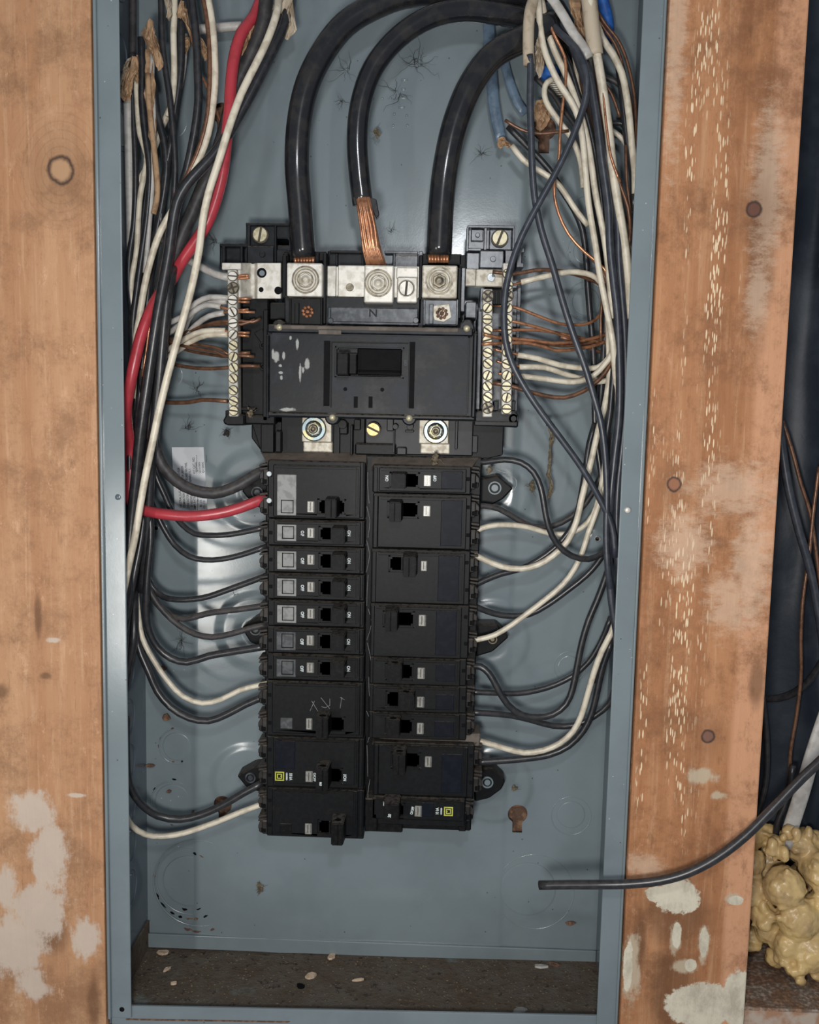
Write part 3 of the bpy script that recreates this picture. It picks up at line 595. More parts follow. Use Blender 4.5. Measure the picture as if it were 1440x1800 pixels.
part('right_base', 'plastic_grey', it, L(pbox, 848, 505, 912, 738, .050, .080, .001), L(pbox, 906, 500, 913, 735, .046, .056, .0005), L(pbox, 838, 540, 846, 720, .040, .065, .0006), L(pbox, 818, 530, 838, 560, .046, .07, .0008), L(pbox, 844, 506, 851, 545, .036, .055, .0005))
part('right_base', 'plastic_light', it, L(ppoly, [(833, 726), (838, 722), (905, 722), (912, 729), (911, 752), (836, 748)], .036, .07, .001), L(pbox, 834, 741, 910, 749, .033, .04, .0006), L(ppoly, [(826, 748), (882, 748), (882, 776), (864, 794), (826, 796)], .058, .080, .0008), L(ringz, 903, 736, 9, 4, .036, .045), L(pbox, 830, 766, 840, 796, .046, .06, .0005), L(pbox, 856, 748, 861, 800, .052, .06, .0003), L(pbox, 868, 705, 876, 722, .040, .05), L(pbox, 896, 705, 906, 722, .040, .05))
# neutral bars
def nbar(label, px, y0, y1, Yf, screws, tw, px1=None, ph=(), dark=(), m='alu', half=8.2):
    px1 = px1 if px1 is not None else px
    bm = B(); pt = [(px-half, y0), (px+half, y0), (px1+half, y1), (px1-half, y1)]; ppoly(bm, pt, Yf, Yf+.011, .0006)
    b = obj('neutral_bar', bm, M[m], it, label=label); r = random.Random(int(px))
    for k, sy in enumerate(screws):
        sx = px+(px1-px)*(sy-y0)/(y1-y0)+r.uniform(-.8, .8); rad = 7.9 if k not in ph else 9.2
        t = B(); slotscrew(t, sx, sy, rad, r.uniform(-70, 80) if k not in ph else r.uniform(0, 80), Yf-(.0016 if k not in ph else .002), .0016, .15, k in ph)
        obj('terminal_screw', t, M['darkscrew' if k in dark else ('brass' if k not in tw else 'nickel')], b)
    return b
nbar('long aluminium bar at the left', 408, 474, 732, .030, (485, 506, 527, 548, 568, 588, 607, 627, 646, 665, 686, 705, 722), (0, 2, 3, 4, 5), 410.5, (1,), (1,))
nbar('inner of the two aluminium bars at the right', 857.5, 508, 733, .030, (520, 541, 561, 580, 598, 620, 639, 660, 679, 698, 717), (), 857, (0, 10), (0, 10), half=8.6)
nbar('outer of the two aluminium bars at the right', 893, 462, 728, .030, (481, 501, 520, 541, 561, 580, 597, 619, 640, 660, 679, 699, 719), (), 890.5, (2,), (2,), half=8.8)
part('bar_bridge', 'plastic', it, L(pbox, 864, 510, 884, 536, .030, .045, .0008), L(pbox, 868, 512, 871, 535, .028, .035, .0003), L(pbox, 875, 512, 878, 535, .028, .035, .0003))
# straps
def strap_l(bm):
    # flat tin plated strap that steps down towards the bar
    y0, y1 = 462, 525
    pts = [(417, .036), (423, .036), (441, .046), (448, .046), (452, .039), (494, .039)]
    vs = []
    for px, Y in pts:
        for Yo in (Y, Y+.0022): vs.append((px, Y, Yo))
    t = bmesh.new(); R_ = []
    for px, Y in pts: R_.append([t.verts.new(P(px, y0, Y)), t.verts.new(P(px, y1, Y)), t.verts.new(P(px, y1, Y)+Vector((0, .0022, 0))), t.verts.new(P(px, y0, Y)+Vector((0, .0022, 0)))])
    for a, b in zip(R_, R_[1:]):
        for k in range(4): t.faces.new((a[k], a[(k+1) % 4], b[(k+1) % 4], b[k]))
    t.faces.new(R_[0]); t.faces.new(R_[-1][::-1]); bmesh.ops.recalc_face_normals(t, faces=t.faces)
    bmesh.ops.bevel(t, geom=[e for e in t.edges if e.calc_face_angle(0) > .6], offset=.0004, segments=1, affect='EDGES')
    me = bpy.data.meshes.new('t'); t.to_mesh(me); bm.from_mesh(me); t.free()
sl_ = part('neutral_strap', 'nickel', it, strap_l, L(pbox, 390, 462, 424, 474, .034, .038, .0004))
part('strap_hole', 'dark', sl_, L(disc, 460, 479.5, 8.5, .0387, .040), L(disc, 459, 509, 4.3, .0387, .040), L(disc, 489, 510.5, 6.8, .0387, .040))
part('strap_hole', 'steel', sl_, L(disc, 460.5, 480, 5.2, .0385, .040))
sm_ = part('neutral_strap', 'nickel', it, L(pbox, 574, 467, 591, 530, .041, .050, .0006), L(pbox, 588, 468, 597, 530, .0435, .050, .0006), L(pbox, 594, 467, 742, 531, .0385, .046, .0006))
part('strap_hole', 'darkscrew', sm_, L(disc, 615, 505, 6.8, .0380, .040))
sr_ = part('neutral_strap', 'nickel_old', it, L(pbox, 818, 472, 840, 503, .047, .050, .0006), L(pbox, 836, 473, 887, 504, .041, .046, .0006), L(pbox, 847, 508, 866, 518, .036, .045, .0005))
part('strap_hole', 'steel', sr_, L(disc, 863.5, 487.5, 7.2, .0405, .042))
# small neutral clamp with its slotted screw
cl = part('bonding_clamp', 'nickel', it, L(pbox, 698, 487, 734, 532, .031, .040, .0008), L(pbox, 697, 470, 735, 490, .036, .043, .0006))
part('clamp_screw', 'nickel', cl, L(ringz, 714.5, 506.5, 14.6, 13, .0300, .033), L(slotscrew, 714.5, 506.5, 12.4, 85, .0290, .0018))
# lugs: block, collar ring and hex set screw
def lug(px0, py0, px1, py1, cx, cy, m, label=None):
    b = part('lug', m, it, L(pbox, px0, py0, px1, py1, .026, .050, .0010, 2), label=label)
    part('collar', 'nickel_old' if m == 'nickel' else m, b, L(ringz, cx, cy, 21.5, 18.5, .0254, .0275), L(ringz, cx, cy, 17.6, 13.6, .0256, .0275, 32, .0003))
    part('ring_gap', 'darkscrew', b, L(ringz, cx, cy, 24, 12, .0259, .0275, 32, .0001))
    n = 6; c = P(cx, cy, .0245); bm = B(); r = 12.6/PXM(.0245)
    pts = [(c.x+r*(1 if k % 2 else .86)*math.cos(k*PI/6), c.z+r*(1 if k % 2 else .86)*math.sin(k*PI/6)) for k in range(12)]
    prism(bm, pts, .0250, .030, .0005); lathe(bm, (c.x, c.z), [(0, .0242), (r*.3, .0243), (r*.62, .0250), (r*.7, .027)], 20)
    obj('set_screw', bm, M['darkscrew' if m == 'nickel_old' else 'nickel_old'], b)
lug(504, 462, 567, 521, 537, 491.5, 'nickel', 'bright lug under the left heavy cable')
lug(640, 466, 692, 532, 665, 497.5, 'nickel', 'bright neutral lug holding the bare copper strands')
lug(742, 466, 804, 524, 772.5, 493.5, 'nickel_old', 'greyer lug under the right heavy cable')
# lower stud terminals
for k, (x0, y0, x1, y1, cx, cy, lab) in enumerate(((531, 728, 583, 777, 551.5, 754, 'stained plate'), (737, 728, 789, 780, 766, 758, 'cleaner plate'))):
    t_ = part('bus_terminal', 'nickel_old', it, L(pbox, x0, y0, x1, y1, .043, .047, .0005), L(pbox, x0+2, y1-1, x1+2, y1+18, .046, .052, .0008), label=lab)
    part('washer', 'zinc', t_, L(ringz, cx, cy, 22, 13, .0405, .044, 32, .0008))
    c = P(cx, cy, .036); r = 14/PXM(.036); bm = B()
    prism(bm, [(c.x+r*math.cos(PI/3*q+.3), c.z+r*math.sin(PI/3*q+.3)) for q in range(6)], .0360, .0410, .0008); obj('hex_nut', bm, M['zinc'], t_)
    bm = B(); r = 8/PXM(.034); lathe(bm, (c.x, c.z), [(0, .0335), (r*.35, .0335), (r*.45, .0325), (r*.85, .0322), (r, .0328), (r, .038)], 20); obj('stud_bolt', bm, M['darkscrew'], t_, smooth=True)
    bm = B(); lathe(bm, (c.x, c.z), [(r*1.1, .0365), (r*1.15, .0355), (r*1.3, .0355), (r*1.4, .0365)], 24); obj('nut_rim', bm, M['brass'], t_, smooth=True)
part('brass_screw', 'gold', it, L(slotscrew, 656, 755, 11.5, -25, .040, .002), lambda bm: prism(bm, [(P(656, 755, .042).x+13.2/PXM(.042)*math.cos(PI/3*q+.5), P(656, 755, .042).z+13.2/PXM(.042)*math.sin(PI/3*q+.5)) for q in range(6)], .0425, .046, .0005))
part('lower_housing', 'plastic', it, L(pbox, 494, 730, 642, 800, .048, .075, .0008), L(pbox, 596, 742, 612, 764, .043, .05, .001), L(disc, 602, 746, 8, .0415, .045), L(pbox, 616, 748, 620, 800, .038, .05, .0004), L(pbox, 622, 737, 634, 756, .044, .05, .0006),
     L(pbox, 624, 780, 696, 800, .042, .06, .001), L(pbox, 586, 736, 598, 800, .046, .055, .0006))
part('lower_housing', 'plastic_light', it, L(pbox, 642, 730, 832, 800, .048, .075, .0008), L(pbox, 680, 736, 692, 758, .044, .05, .0006), L(disc, 695, 750, 5, .042, .046), L(pbox, 691, 756, 694, 796, .041, .05, .0003), L(disc, 721, 750, 6, .043, .05), L(pbox, 712, 756, 728, 760, .045, .05),
     L(pbox, 697, 786, 715, 800, .044, .05, .0008), L(pbox, 800, 740, 805, 790, .044, .05, .0004))

# ================================================================== main breaker
mb = thing('main_breaker', 'large black main breaker with a square toggle, above the two breaker columns', 'circuit breaker', P(650, 740, .06))
part('case', 'plastic_light', mb, L(pbox, 468, 578, 838, 737, .026, .046, .0012), L(pbox, 500, 522, 808, 582, .036, .05, .0008))
M['mb_face'] = None; M['dusty_plastic'] = basic('dust_covered_plastic', (.085, .070, .058), .8, 0, .4, 90, .4, (.125, .105, .088), .5)
def face_mat():
    s = NT('worn_breaker_face'); n = s.noise(40, detail=6, rough=.7); g = s.ramp(n, .46, .74)
    c = s.mix(g, (.0035, .0045, .0065), (.022, .026, .034))
    sp = s.ell([el(540, 640, 4, 9, .02), el(523, 605, 2.5, 9, .02), el(528, 655, 2, 14, .02), el(486, 627, 5, 9, .02), el(499, 626, 2.5, 6, .02), el(493, 643, 3, 2.5, .02), el(494, 655, 3.5, 2.5, .02), el(495, 664, 2, 4, .02), el(511, 594, 2, 3, .02), el(480, 622, 2, 8, .02), el(506, 720, 12, 3, .02), el(533, 651, 2, 5, .02)], .3, s.noise(420, detail=3), 1.3)
    c = s.mix(s.math('MULTIPLY', sp, .7), c, (.42, .42, .40)); s.bump(s.noise(300), .1, .0005)
    return s.out(c, s.ramp(n, .3, .7, .40, .52), 0, .22)
M['mb_face'] = face_mat()
bm = B(); frame(bm, (475, 588, 824, 727), (591, 612, 708, 662), .0195, .028, .0010)
fc = obj('cover', bm, M['mb_face'], mb)
part('top_ledge', 'plastic_light', mb, L(pbox, 470, 573, 832, 588, .021, .035, .0010), L(pbox, 486, 566, 500, 584, .0215, .03, .001), L(ppoly, [(806, 584), (808, 570), (816, 562), (828, 562), (834, 572), (836, 586)], .022, .035, .001))
part('ledge_dust', 'dusty_plastic', mb, L(pbox, 482, 574, 806, 581, .0203, .0215, .0004), L(pbox, 560, 580, 600, 588, .0192, .0200, .0003), label='brown dust along the top ledge')
part('side_rim', 'plastic_light', mb, L(pbox, 830, 586, 838, 735, .0215, .03, .001), L(pbox, 470, 728, 836, 736, .0225, .03, .001), L(pbox, 468, 588, 473, 735, .0225, .03, .001))
part('cover_slot', 'dark', mb, L(pbox, 569, 599, 580, 714, .01935, .0205, 0), L(pbox, 720, 601, 729, 718, .01935, .0205, 0), L(pbox, 622, 697, 629, 717, .01935, .0205, 0), L(pbox, 648, 697, 655, 717, .01935, .0205, 0), L(disc, 607, 684, 3.8, .01935, .0205), L(disc, 672, 685, 3.8, .01935, .0205))
part('cover_groove', 'plastic', mb, L(pbox, 583, 601, 718, 603.5, .0190, .0205, .0002), L(pbox, 581, 600, 583.5, 716, .0190, .0205, .0002), L(pbox, 718, 601, 720.5, 716, .0190, .0205, .0002))
part('toggle_well', 'dark', mb, L(pbox, 590, 611, 709, 663, .0275, .029, 0)); part('well_plate', 'dark', mb, L(pbox, 628, 613, 706, 660, .0225, .0275, .0006), L(pbox, 628, 651, 706, 654, .0215, .0275, .0005))
part('toggle', 'toggle', mb, L(pbox, 591, 619, 613, 660, .0085, .027, .0012, 2), L(pbox, 613, 622, 627, 658, .0165, .027, .0006))
text('lettering', 'OFF', 713.5, 638, 4.5, 90, .0195, M['label_dark'], mb, .9)
for px, py in ((490.5, 575), (821, 577), (584, 734), (719.5, 735)):
    h = part('boss', 'plastic_light', mb, L(disc, px, py, 13, .0230, .034, 20, .001)); part('brass_rivet', 'brass', h, L(lambda bm, px, py: (lambda c: lathe(bm, (c.x, c.z), [(0, .0195), (.0014, .0198), (.0023, .0208), (.0026, .0235)], 16))(P(px, py, .02)), px, py), smooth=True)
# pressure plates under the hot lugs, with the cable strands' spread copper ends
for k, (x0, y0, x1, y1, cx, cy) in enumerate(((508, 524, 567, 572, 541, 548), (744, 526, 806, 572, 777, 551))):
    q = part('lug_housing', 'plastic' if k == 0 else 'plastic_grey', mb, L(pbox, x0, y0, x1, y1, .028, .045, .001), L(pbox, x0+10, y0+8, x0+18, y1-2, .0265, .03, .0005), L(pbox, x0, y0, x0+4, y1, .0265, .03, .0005), L(pbox, x1-4, y0, x1, y1, .0265, .03, .0005))
    if k: part('scorched_patch', 'nickel_old', q, L(ppoly, [(758, 545), (763, 537), (790, 534), (794, 558), (780, 566), (764, 563)], .0272, .0285, .0003))
    bm = B()
    for j in range(8):
        a = j*PI/4+.2; c = P(cx+8*math.cos(a), cy+8*math.sin(a), .027); t = bmesh.ops.create_icosphere(bm, subdivisions=1, radius=.0014)
        for v in t['verts']: v.co = v.co+c
    c = P(cx, cy, .027); t = bmesh.ops.create_icosphere(bm, subdivisions=1, radius=.0018)
    for v in t['verts']: v.co = v.co+c
    obj('strand_ends', bm, M['copper' if k == 0 else 'rust'], q)
part('neutral_plate', 'plastic_grey', mb, L(pbox, 576, 540, 736, 570, .034, .045, .001), L(pbox, 576, 566, 736, 571, .031, .04, .0006), L(pbox, 576, 540, 582, 570, .032, .04, .0006), L(disc, 581, 564, 5, .030, .04), L(disc, 731, 563, 5, .030, .04), L(pbox, 573, 526, 742, 540, .043, .05, .0006))
text('lettering', 'N', 656, 551, 13, 0, .034, M['plastic'], mb, 1.1, .0001)
each('housing_wall', 'plastic', mb, L(pbox, 567, 444, 574, 570, .034, .05, .0006), L(pbox, 496, 448, 504, 524, .038, .05, .0006), L(pbox, 736, 448, 742, 570, .036, .05, .0006), L(pbox, 804, 470, 811, 560, .034, .05, .0006), L(pbox, 500, 442, 574, 462, .046, .06, .0006), L(pbox, 738, 446, 812, 466, .046, .06, .0006), L(pbox, 497, 444, 508, 460, .040, .05, .001), L(pbox, 560, 442, 575, 460, .040, .05, .001), L(pbox, 806, 448, 818, 540, .046, .06, .0006))

# ================================================================== branch breakers
YF = .0270
def breaker(side, x0, x1, y0, y1, fx0, fx1, fy0, fy1, poles, slot, hnd, win, label, plate=None, plate_m='label_plate', square=None, words=(), group=None, wood_=None, term=None, logo=None, hm='toggle', hex_=False, topdust=False, ties=()):
    """side 'l' has its wire terminals at the left; all rectangles in px on the photograph"""
    cx = (x0+x1)/2
    t = thing('circuit_breaker', label, 'circuit breaker', P(cx, y1, .07), 'branch breakers in the left column' if side == 'l' else 'branch breakers in the right column')
    bm = B(); pbox(bm, x0, y0+.6, x1, y1-.6, .0315, .062, .0007, 1)
    pbox(bm, fx0-4, fy0-3, fx1+5, fy1+3, .0300, .0325, .0006)
    if side == 'l': pbox(bm, x1-9, y0+3, x1-3, y1-3, .0308, .034, .0004)
    else: pbox(bm, x0+2, y0+3, x0+9, y1-3, .0308, .034, .0004)
    obj('case', bm, M['plastic'], t)
    bm = B(); sx0, sy0, sx1, sy1 = slot; frame(bm, (fx0, fy0, fx1, fy1), slot, YF, .0312, .0014); f = obj('face', bm, M['plastic'], t)
    part('toggle_well', 'dark', t, L(pbox, sx0-1, sy0-1, sx1+1, sy1+1, .0300, .0306, 0))
    part('well_ridge', 'toggle', t, L(pbox, sx0+(sx1-sx0)*.42, sy0, sx0+(sx1-sx0)*.50, sy1, YF+.0004, .0305, .0002))
    hx0, hy0, hx1, hy1 = hnd
    bm = B(); yc = (sy0+sy1)/2
    # tapered lever: tip rectangle in px at the tip depth, root inside the slot
    tip = .0135 if poles == 1 else .0115; a0 = P(hx0, (hy0+hy1)/2, tip).x; a1 = P(hx1, (hy0+hy1)/2, tip).x; c0 = P((hx0+hx1)/2, hy1, tip).z; c1 = P((hx0+hx1)/2, hy0, tip).z
    tb = bmesh.new(); e = .0009
    pts = [(a0, tip, c0), (a1, tip, c0), (a1, tip, c1), (a0, tip, c1), (a0-e, .0302, c0-e*.5), (a1+e, .0302, c0-e*.5), (a1+e, .0302, c1+e), (a0-e, .0302, c1+e)]
    v = [tb.verts.new(p) for p in pts]
    for q in ((0, 1, 2, 3), (5, 4, 7, 6), (4, 0, 3, 7), (1, 5, 6, 2), (3, 2, 6, 7), (4, 5, 1, 0)): tb.faces.new([v[i] for i in q])
    bmesh.ops.recalc_face_normals(tb, faces=tb.faces); bmesh.ops.bevel(tb, geom=tb.edges[:], offset=.0007, segments=2, affect='EDGES')
    me = bpy.data.meshes.new('t'); tb.to_mesh(me); bm.from_mesh(me); tb.free()
    if poles == 2:   # rib along the middle of the wide lever
        m_ = (hx0+hx1)/2; pbox(bm, m_-.8+ (1 if side == 'l' else -1), hy0+1, m_+.8+(1 if side == 'l' else -1), hy1-1, tip-.0009, tip+.002, .0004)
    h = obj('toggle', bm, M[hm], t)
    bm = B(); zt = c1+e*.4; lathe_c = ((a0+a1)/2, 0)
    if hex_:      # pin hole in the lever's top
        r = .0019; ym = (tip+.0302)/2-.004
        ring = [bm.verts.new((lathe_c[0]+r*1.3*math.cos(k*PI/6), ym+r*math.sin(k*PI/6), zt+.0002)) for k in range(12)]; bm.faces.new(ring)
        obj('pin_hole', bm, M['dark'], h)
    else: bm.free()
    if plate:
        p_ = part('label_plate', plate_m, t, L(pbox, *plate, YF-.0003, YF+.0008, .0003))
        if square:
            part('label_frame', 'dark', p_, L(pbox, square[0]-1.2, square[1]-1.2, square[2]+1.2, square[3]+1.2, YF-.00036, YF, 0)); part('label_square', plate_m, p_, L(pbox, *square, YF-.0007, YF, .0003))
    wx0, wy0, wx1, wy1 = win
    wn_ = part('window', 'window', t, L(pbox, wx0, wy0, wx1, wy1, YF-.0004, YF+.001, .0004)); 
    part('window_rib', 'windowf', wn_, L(pbox, wx0+(wx1-wx0)*.36, wy0+2, wx0+(wx1-wx0)*.50, wy1-3, YF-.0006, YF, .0001), L(pbox, wx0+(wx1-wx0)*.8, wy0+1, wx1-1, wy1-1, YF-.0006, YF, .0001))
    for wd in words:
        s_, px, py, h_, rot, sx = wd[:6]; m_ = wd[6] if len(wd) > 6 else 'print'; Y_ = wd[7] if len(wd) > 7 else YF
        text('lettering', s_, px, py, h_, rot, Y_, M[m_], t, sx, .00011, .00012)
    if logo:
        lx, ly, r = logo; bm = B(); frame(bm, (lx-r, ly-r, lx+r, ly+r), (lx-r*.74, ly-r*.74, lx+r*.74, ly+r*.74), YF-.0002, YF, 0)
        i_ = r*.55; d = 1 if side == 'l' else -1
        frame(bm, (lx-i_, ly-i_, lx+i_, ly+i_), (lx-i_*.62, ly-i_*.62, lx+i_*.62, ly+i_*.62), YF-.0002, YF, 0)
        pbox(bm, lx+d*i_*.55-i_*.22, ly-i_*.2, lx+d*i_*.55+i_*.22, ly+i_*.2, YF-.00021, YF, 0) 
        obj('square_emblem', bm, M['yellow'], t)
    # terminal end: stepped blocks with dark entries
    e0 = x0 if side == 'l' else x1; sg = -1 if side == 'l' else 1; n = 2 if (y1-y0) > 60 else 1; hh = (y1-y0)/n
    bm = B(); dk = B()
    def pb(bm_, a, ya, b, yb, Yf, Yb, bv=.0006): xa, xb = e0+sg*a, e0+sg*b; pbox(bm_, min(xa, xb), ya, max(xa, xb), yb, Yf, Yb, bv)
    for k in range(n):
        ya = y0+k*hh
        pb(bm, -2, ya+hh*.30, 9, ya+hh*.86, .0365, .058, .001); pb(bm, -2, ya+hh*.46, 14, ya+hh*.80, .0420, .060, .001)
        xa, xb = e0+sg*8, e0+sg*15
        pts = [(e0, ya+hh*.34), (xa, ya+hh*.30), (xb, ya+hh*.46), (xb, ya+hh*.64), (xa, ya+hh*.60), (e0, ya+hh*.60)]
        ppoly(bm, pts, .0385, .052, .0005)
        ribs(bm, min(e0, xb), max(e0, xb), ya+hh*.08, ya+hh*.34, 2, .0395, .055, -2 if side == 'r' else 2)
        pb(dk, 2, ya+hh*.63, 10, ya+hh*.79, .0360, .040, .0003)
        pb(dk, -8, ya+hh*.42, -2, ya+hh*.55, .0312, .033, .0002)
    obj('terminal_block', bm, M['terminal'], t); obj('terminal_slot', dk, M['dark'], t)
    if topdust:
        d_ = 14 if y0 < 850 else 8
        q = bmesh.new(); a_ = [P(x0-12 if side == 'l' else x0, y0-d_, .047), P(x1+2 if side == 'l' else x1+14, y0-d_, .047), P(x1+2, y0+3, .0335), P(x0-2, y0+3, .0335)]; vv = [q.verts.new(p) for p in a_]+[q.verts.new(p+Vector((0, .012, -.004))) for p in a_]
        for g_ in ((0, 1, 2, 3), (7, 6, 5, 4), (0, 4, 5, 1), (1, 5, 6, 2), (2, 6, 7, 3), (3, 7, 4, 0)): q.faces.new([vv[k] for k in g_])
        obj('dusty_ledge', q, M['dusty_plastic'], t)
    return t
LX = (471, 641); FL = (485, 629)
def pole1(i, y0, fy0, fy1, lab, off='OFF', on='ON', pm='label_plate', hx=(583, 606), hdy=(10, 37), lx=0, win=None):
    a = fx0 = FL[0]+lx; b = FL[1]+lx; yc = (fy0+fy1)/2
    return breaker('l', LX[0]+lx, LX[1]+lx, y0, y0+47.3, a, b, fy0, fy1, 1, (563+lx, fy0+9, 606+lx, fy1-5), (hx[0]+lx, fy0+hdy[0], hx[1]+lx, fy0+hdy[1]), (540+lx, fy0+9, 553+lx, fy0+27), lab,
                   (487+lx, fy0+3, 521+lx, fy1-3), pm, (497+lx, fy0+7, 516+lx, fy1-8), ((off, 531.5+lx, yc+1, 5.6, -90, .80), (on, 613.5+lx, yc+1, 5.4, -90, .85)))
def P2(s_): return s_
breaker('l', 471, 642, 810, 913, 484, 629, 821, 907, 2, (561, 880, 605, 903), (571, 878, 591, 911), (540, 881, 553, 901), 'wide breaker at the top of the left column, red and thick black wires in it',
        (487, 834, 521, 906), 'label_plate', (495, 880, 515, 901), topdust=True)
part('case_mark', 'print', bpy.data.objects['circuit_breaker'], L(disc, 473, 833, 4.5, .0300, .033), L(disc, 473, 880, 4.5, .0300, .033), label='pale screw heads at the terminals')
pole1(1, 913.5, 919, 954, 'first narrow breaker under the wide top one, left column, OFF print half gone', 'O.F')
pole1(2, 960.8, 966, 1004, 'second narrow breaker of the left column, two white specks on its lever')
pole1(3, 1008.1, 1014, 1051, 'third narrow breaker of the left column, scratched label square', pm='label_plate')
pole1(4, 1055.4, 1061, 1098, 'fourth narrow breaker of the left column, plain grey label plate', on='ON', pm='label_plate')
pole1(5, 1102.7, 1108, 1146, 'fifth narrow breaker of the left column, dusty dark label plate', pm='label_dark', lx=-1)
pole1(6, 1150.0, 1156, 1193, 'lowest narrow breaker of the left column, plain dark label plate', pm='label_dark', lx=-1)
breaker('l', 469, 640, 1198, 1296, 482, 628, 1204, 1288, 2, (561, 1262, 604, 1287), (555, 1263, 576, 1298), (538, 1263, 549, 1283), 'wide left column breaker with PCX scratched into its blank face',
        (493, 1262, 514, 1281), 'label_dark', hex_=True, words=())
_b = bpy.data.objects['circuit_breaker.007']
bm = B()
for pts in (((545, 1250), (553, 1232)), ((548, 1232), (560, 1252)), ((564, 1226), (580, 1246)), ((580, 1228), (580, 1240), (572, 1244), (565, 1242)), ((601, 1225), (598, 1245)), ((598, 1226), (606, 1230))):
    addtube(bm, [P(a, b, YF-.0002) for a, b in pts], .00022, 5)
obj('scratched_letters', bm, M['label_plate'], _b)
breaker('l', 469, 640, 1296, 1386, 484, 626, 1301, 1381, 2, (561, 1352, 600, 1376), (555, 1352, 576, 1392), (537, 1356, 550, 1375), 'wide left column breaker with yellow square emblem and a 60 lever',
        (484, 1302, 519, 1352), 'blueface', None, (('10 kA', 511, 1365, 5.4, -90, .75), ('CERTIFIED', 504, 1365, 2.4, -90, .9), ('O/OFF', 553, 1366, 4.6, -90, .85), ('I/ON', 606, 1367, 5.4, -90, .8), ('60', 564, 1378, 5.5, -90, .9, 'print', .0112)), logo=(491.5, 1364.5, 8), hex_=True)
breaker('l', 469, 640, 1386, 1473, 482, 624, 1391, 1469, 2, (561, 1444, 602, 1467), (582, 1448, 603, 1487), (536, 1448, 548, 1467), 'lowest wide breaker of the left column, lever hanging past its bottom edge',
        (492, 1448, 513, 1466), 'toggle', hex_=True)
RX = (655, 822)
def polr(x0, x1, y0, y1, fx0, fx1, fy0, fy1, poles, slot, hnd, win, lab, plate, words=(), **k):
    return breaker('r', x0, x1, y0, y1, fx0, fx1, fy0, fy1, poles, slot, hnd, win, lab, plate, 'blueface', None, words, **k)
polr(655, 828, 818, 868, 670, 815, 826, 862, 1, (688, 833, 735, 856), (688, 833, 713, 859), (745, 835, 758, 855), 'top narrow breaker of the right column, ON and OFF in plain sight', (776, 829, 813, 860), (('ON', 680.5, 841, 5.2, 90, .9), ('OFF', 765, 841, 5.0, 90, .85)), topdust=True)
polr(655, 828, 868, 966, 668, 815, 876, 961, 2, (684, 884, 734, 908), (684, 883, 705, 918), (744, 889, 757, 908), 'highest wide breaker of the right column, right under the narrow one', (775, 880, 812, 960))
polr(652, 826, 966, 1062, 664, 812, 974, 1058, 2, (686, 980, 731, 1003), (709, 979, 731, 1015), (740, 986, 751, 1004), 'second wide breaker of the right column, lever near the middle of its slot', (770, 977, 807, 1057))
polr(650, 824, 1062, 1156, 661, 806, 1069, 1153, 2, (676, 1077, 726, 1100), (677, 1076, 698, 1111), (736, 1081, 749, 1101), 'third wide breaker of the right column, a pale wire entering at its right', (766, 1074, 802, 1152))
polr(649, 820, 1156, 1204, 659, 804, 1161, 1201, 1, (680, 1169, 724, 1193), (680, 1168, 706, 1199), (734, 1174, 747, 1194), 'narrow right column breaker whose window shines brightest', (766, 1168, 800, 1198), hex_=True)
polr(648, 820, 1204, 1252, 659, 803, 1209, 1249, 1, (681, 1218, 727, 1243), (700, 1220, 727, 1249), (733, 1225, 746, 1244), 'narrow right column breaker with lever at mid slot', (766, 1221, 798, 1248), hex_=True)
polr(648, 820, 1252, 1300, 658, 803, 1257, 1297, 1, (680, 1266, 724, 1290), (679, 1267, 702, 1297), (733, 1271, 745, 1291), 'narrow right column breaker just above the sloping dusty ledge', (764, 1268, 798, 1295), hex_=True)
polr(656, 833, 1306, 1400, 669, 817, 1314, 1396, 2, (690, 1325, 737, 1349), (691, 1326, 712, 1364), (747, 1330, 759, 1349), 'lowest wide breaker of the right column, black lower face', (776, 1326, 812, 1394), hex_=True, topdust=True)
polr(656, 818, 1401, 1452, 658, 812, 1408, 1439, 1, (684, 1414, 709, 1438), (675, 1414, 701, 1446), (729, 1417, 742, 1436), 'narrow breaker at the foot of the right column, yellow square emblem and 20 lever', (741, 1411, 762, 1436),
     (('10 kA', 769, 1426, 5.4, 90, .72), ('CERTIFIED', 776, 1426, 2.2, 90, .9), ('O/OFF', 725, 1425, 4.6, 78, .8), ('I/ON', 676, 1413, 4.2, 90, .6), ('20', 685, 1434, 5.2, 80, .9, 'print', .0132)), logo=(788.5, 1426.5, 8))
part('blank_filler', 'toggle', it, L(pbox, 641, 1404, 664, 1462, .030, .06, .0008), L(pbox, 652, 1440, 708, 1463, .034, .06, .0008), L(pbox, 700, 1441, 818, 1456, .036, .06, .0008), L(disc, 783, 1453, 2.4, .0345, .037), L(pbox, 806, 1428, 820, 1462, .033, .06, .0008), L(pbox, 820, 1395, 832, 1440, .040, .06, .001), label='black filler under the right column')
part('sloping_ledge', 'dusty_plastic', it, L(ppoly, [(658, 1299), (845, 1290), (843, 1312), (670, 1312)], .038, .06, .0008), label='dusty black ledge')
part('middle_web', 'webl', it, lambda bm: [addtube(bm, spline([P(648+random.uniform(-4, 4), y, .034), P(650+random.uniform(-5, 5), y+25, .031), P(648+random.uniform(-4, 4), y+55, .034)]), .0001, 4) for y in range(830, 1380, 60)], kind='stuff')
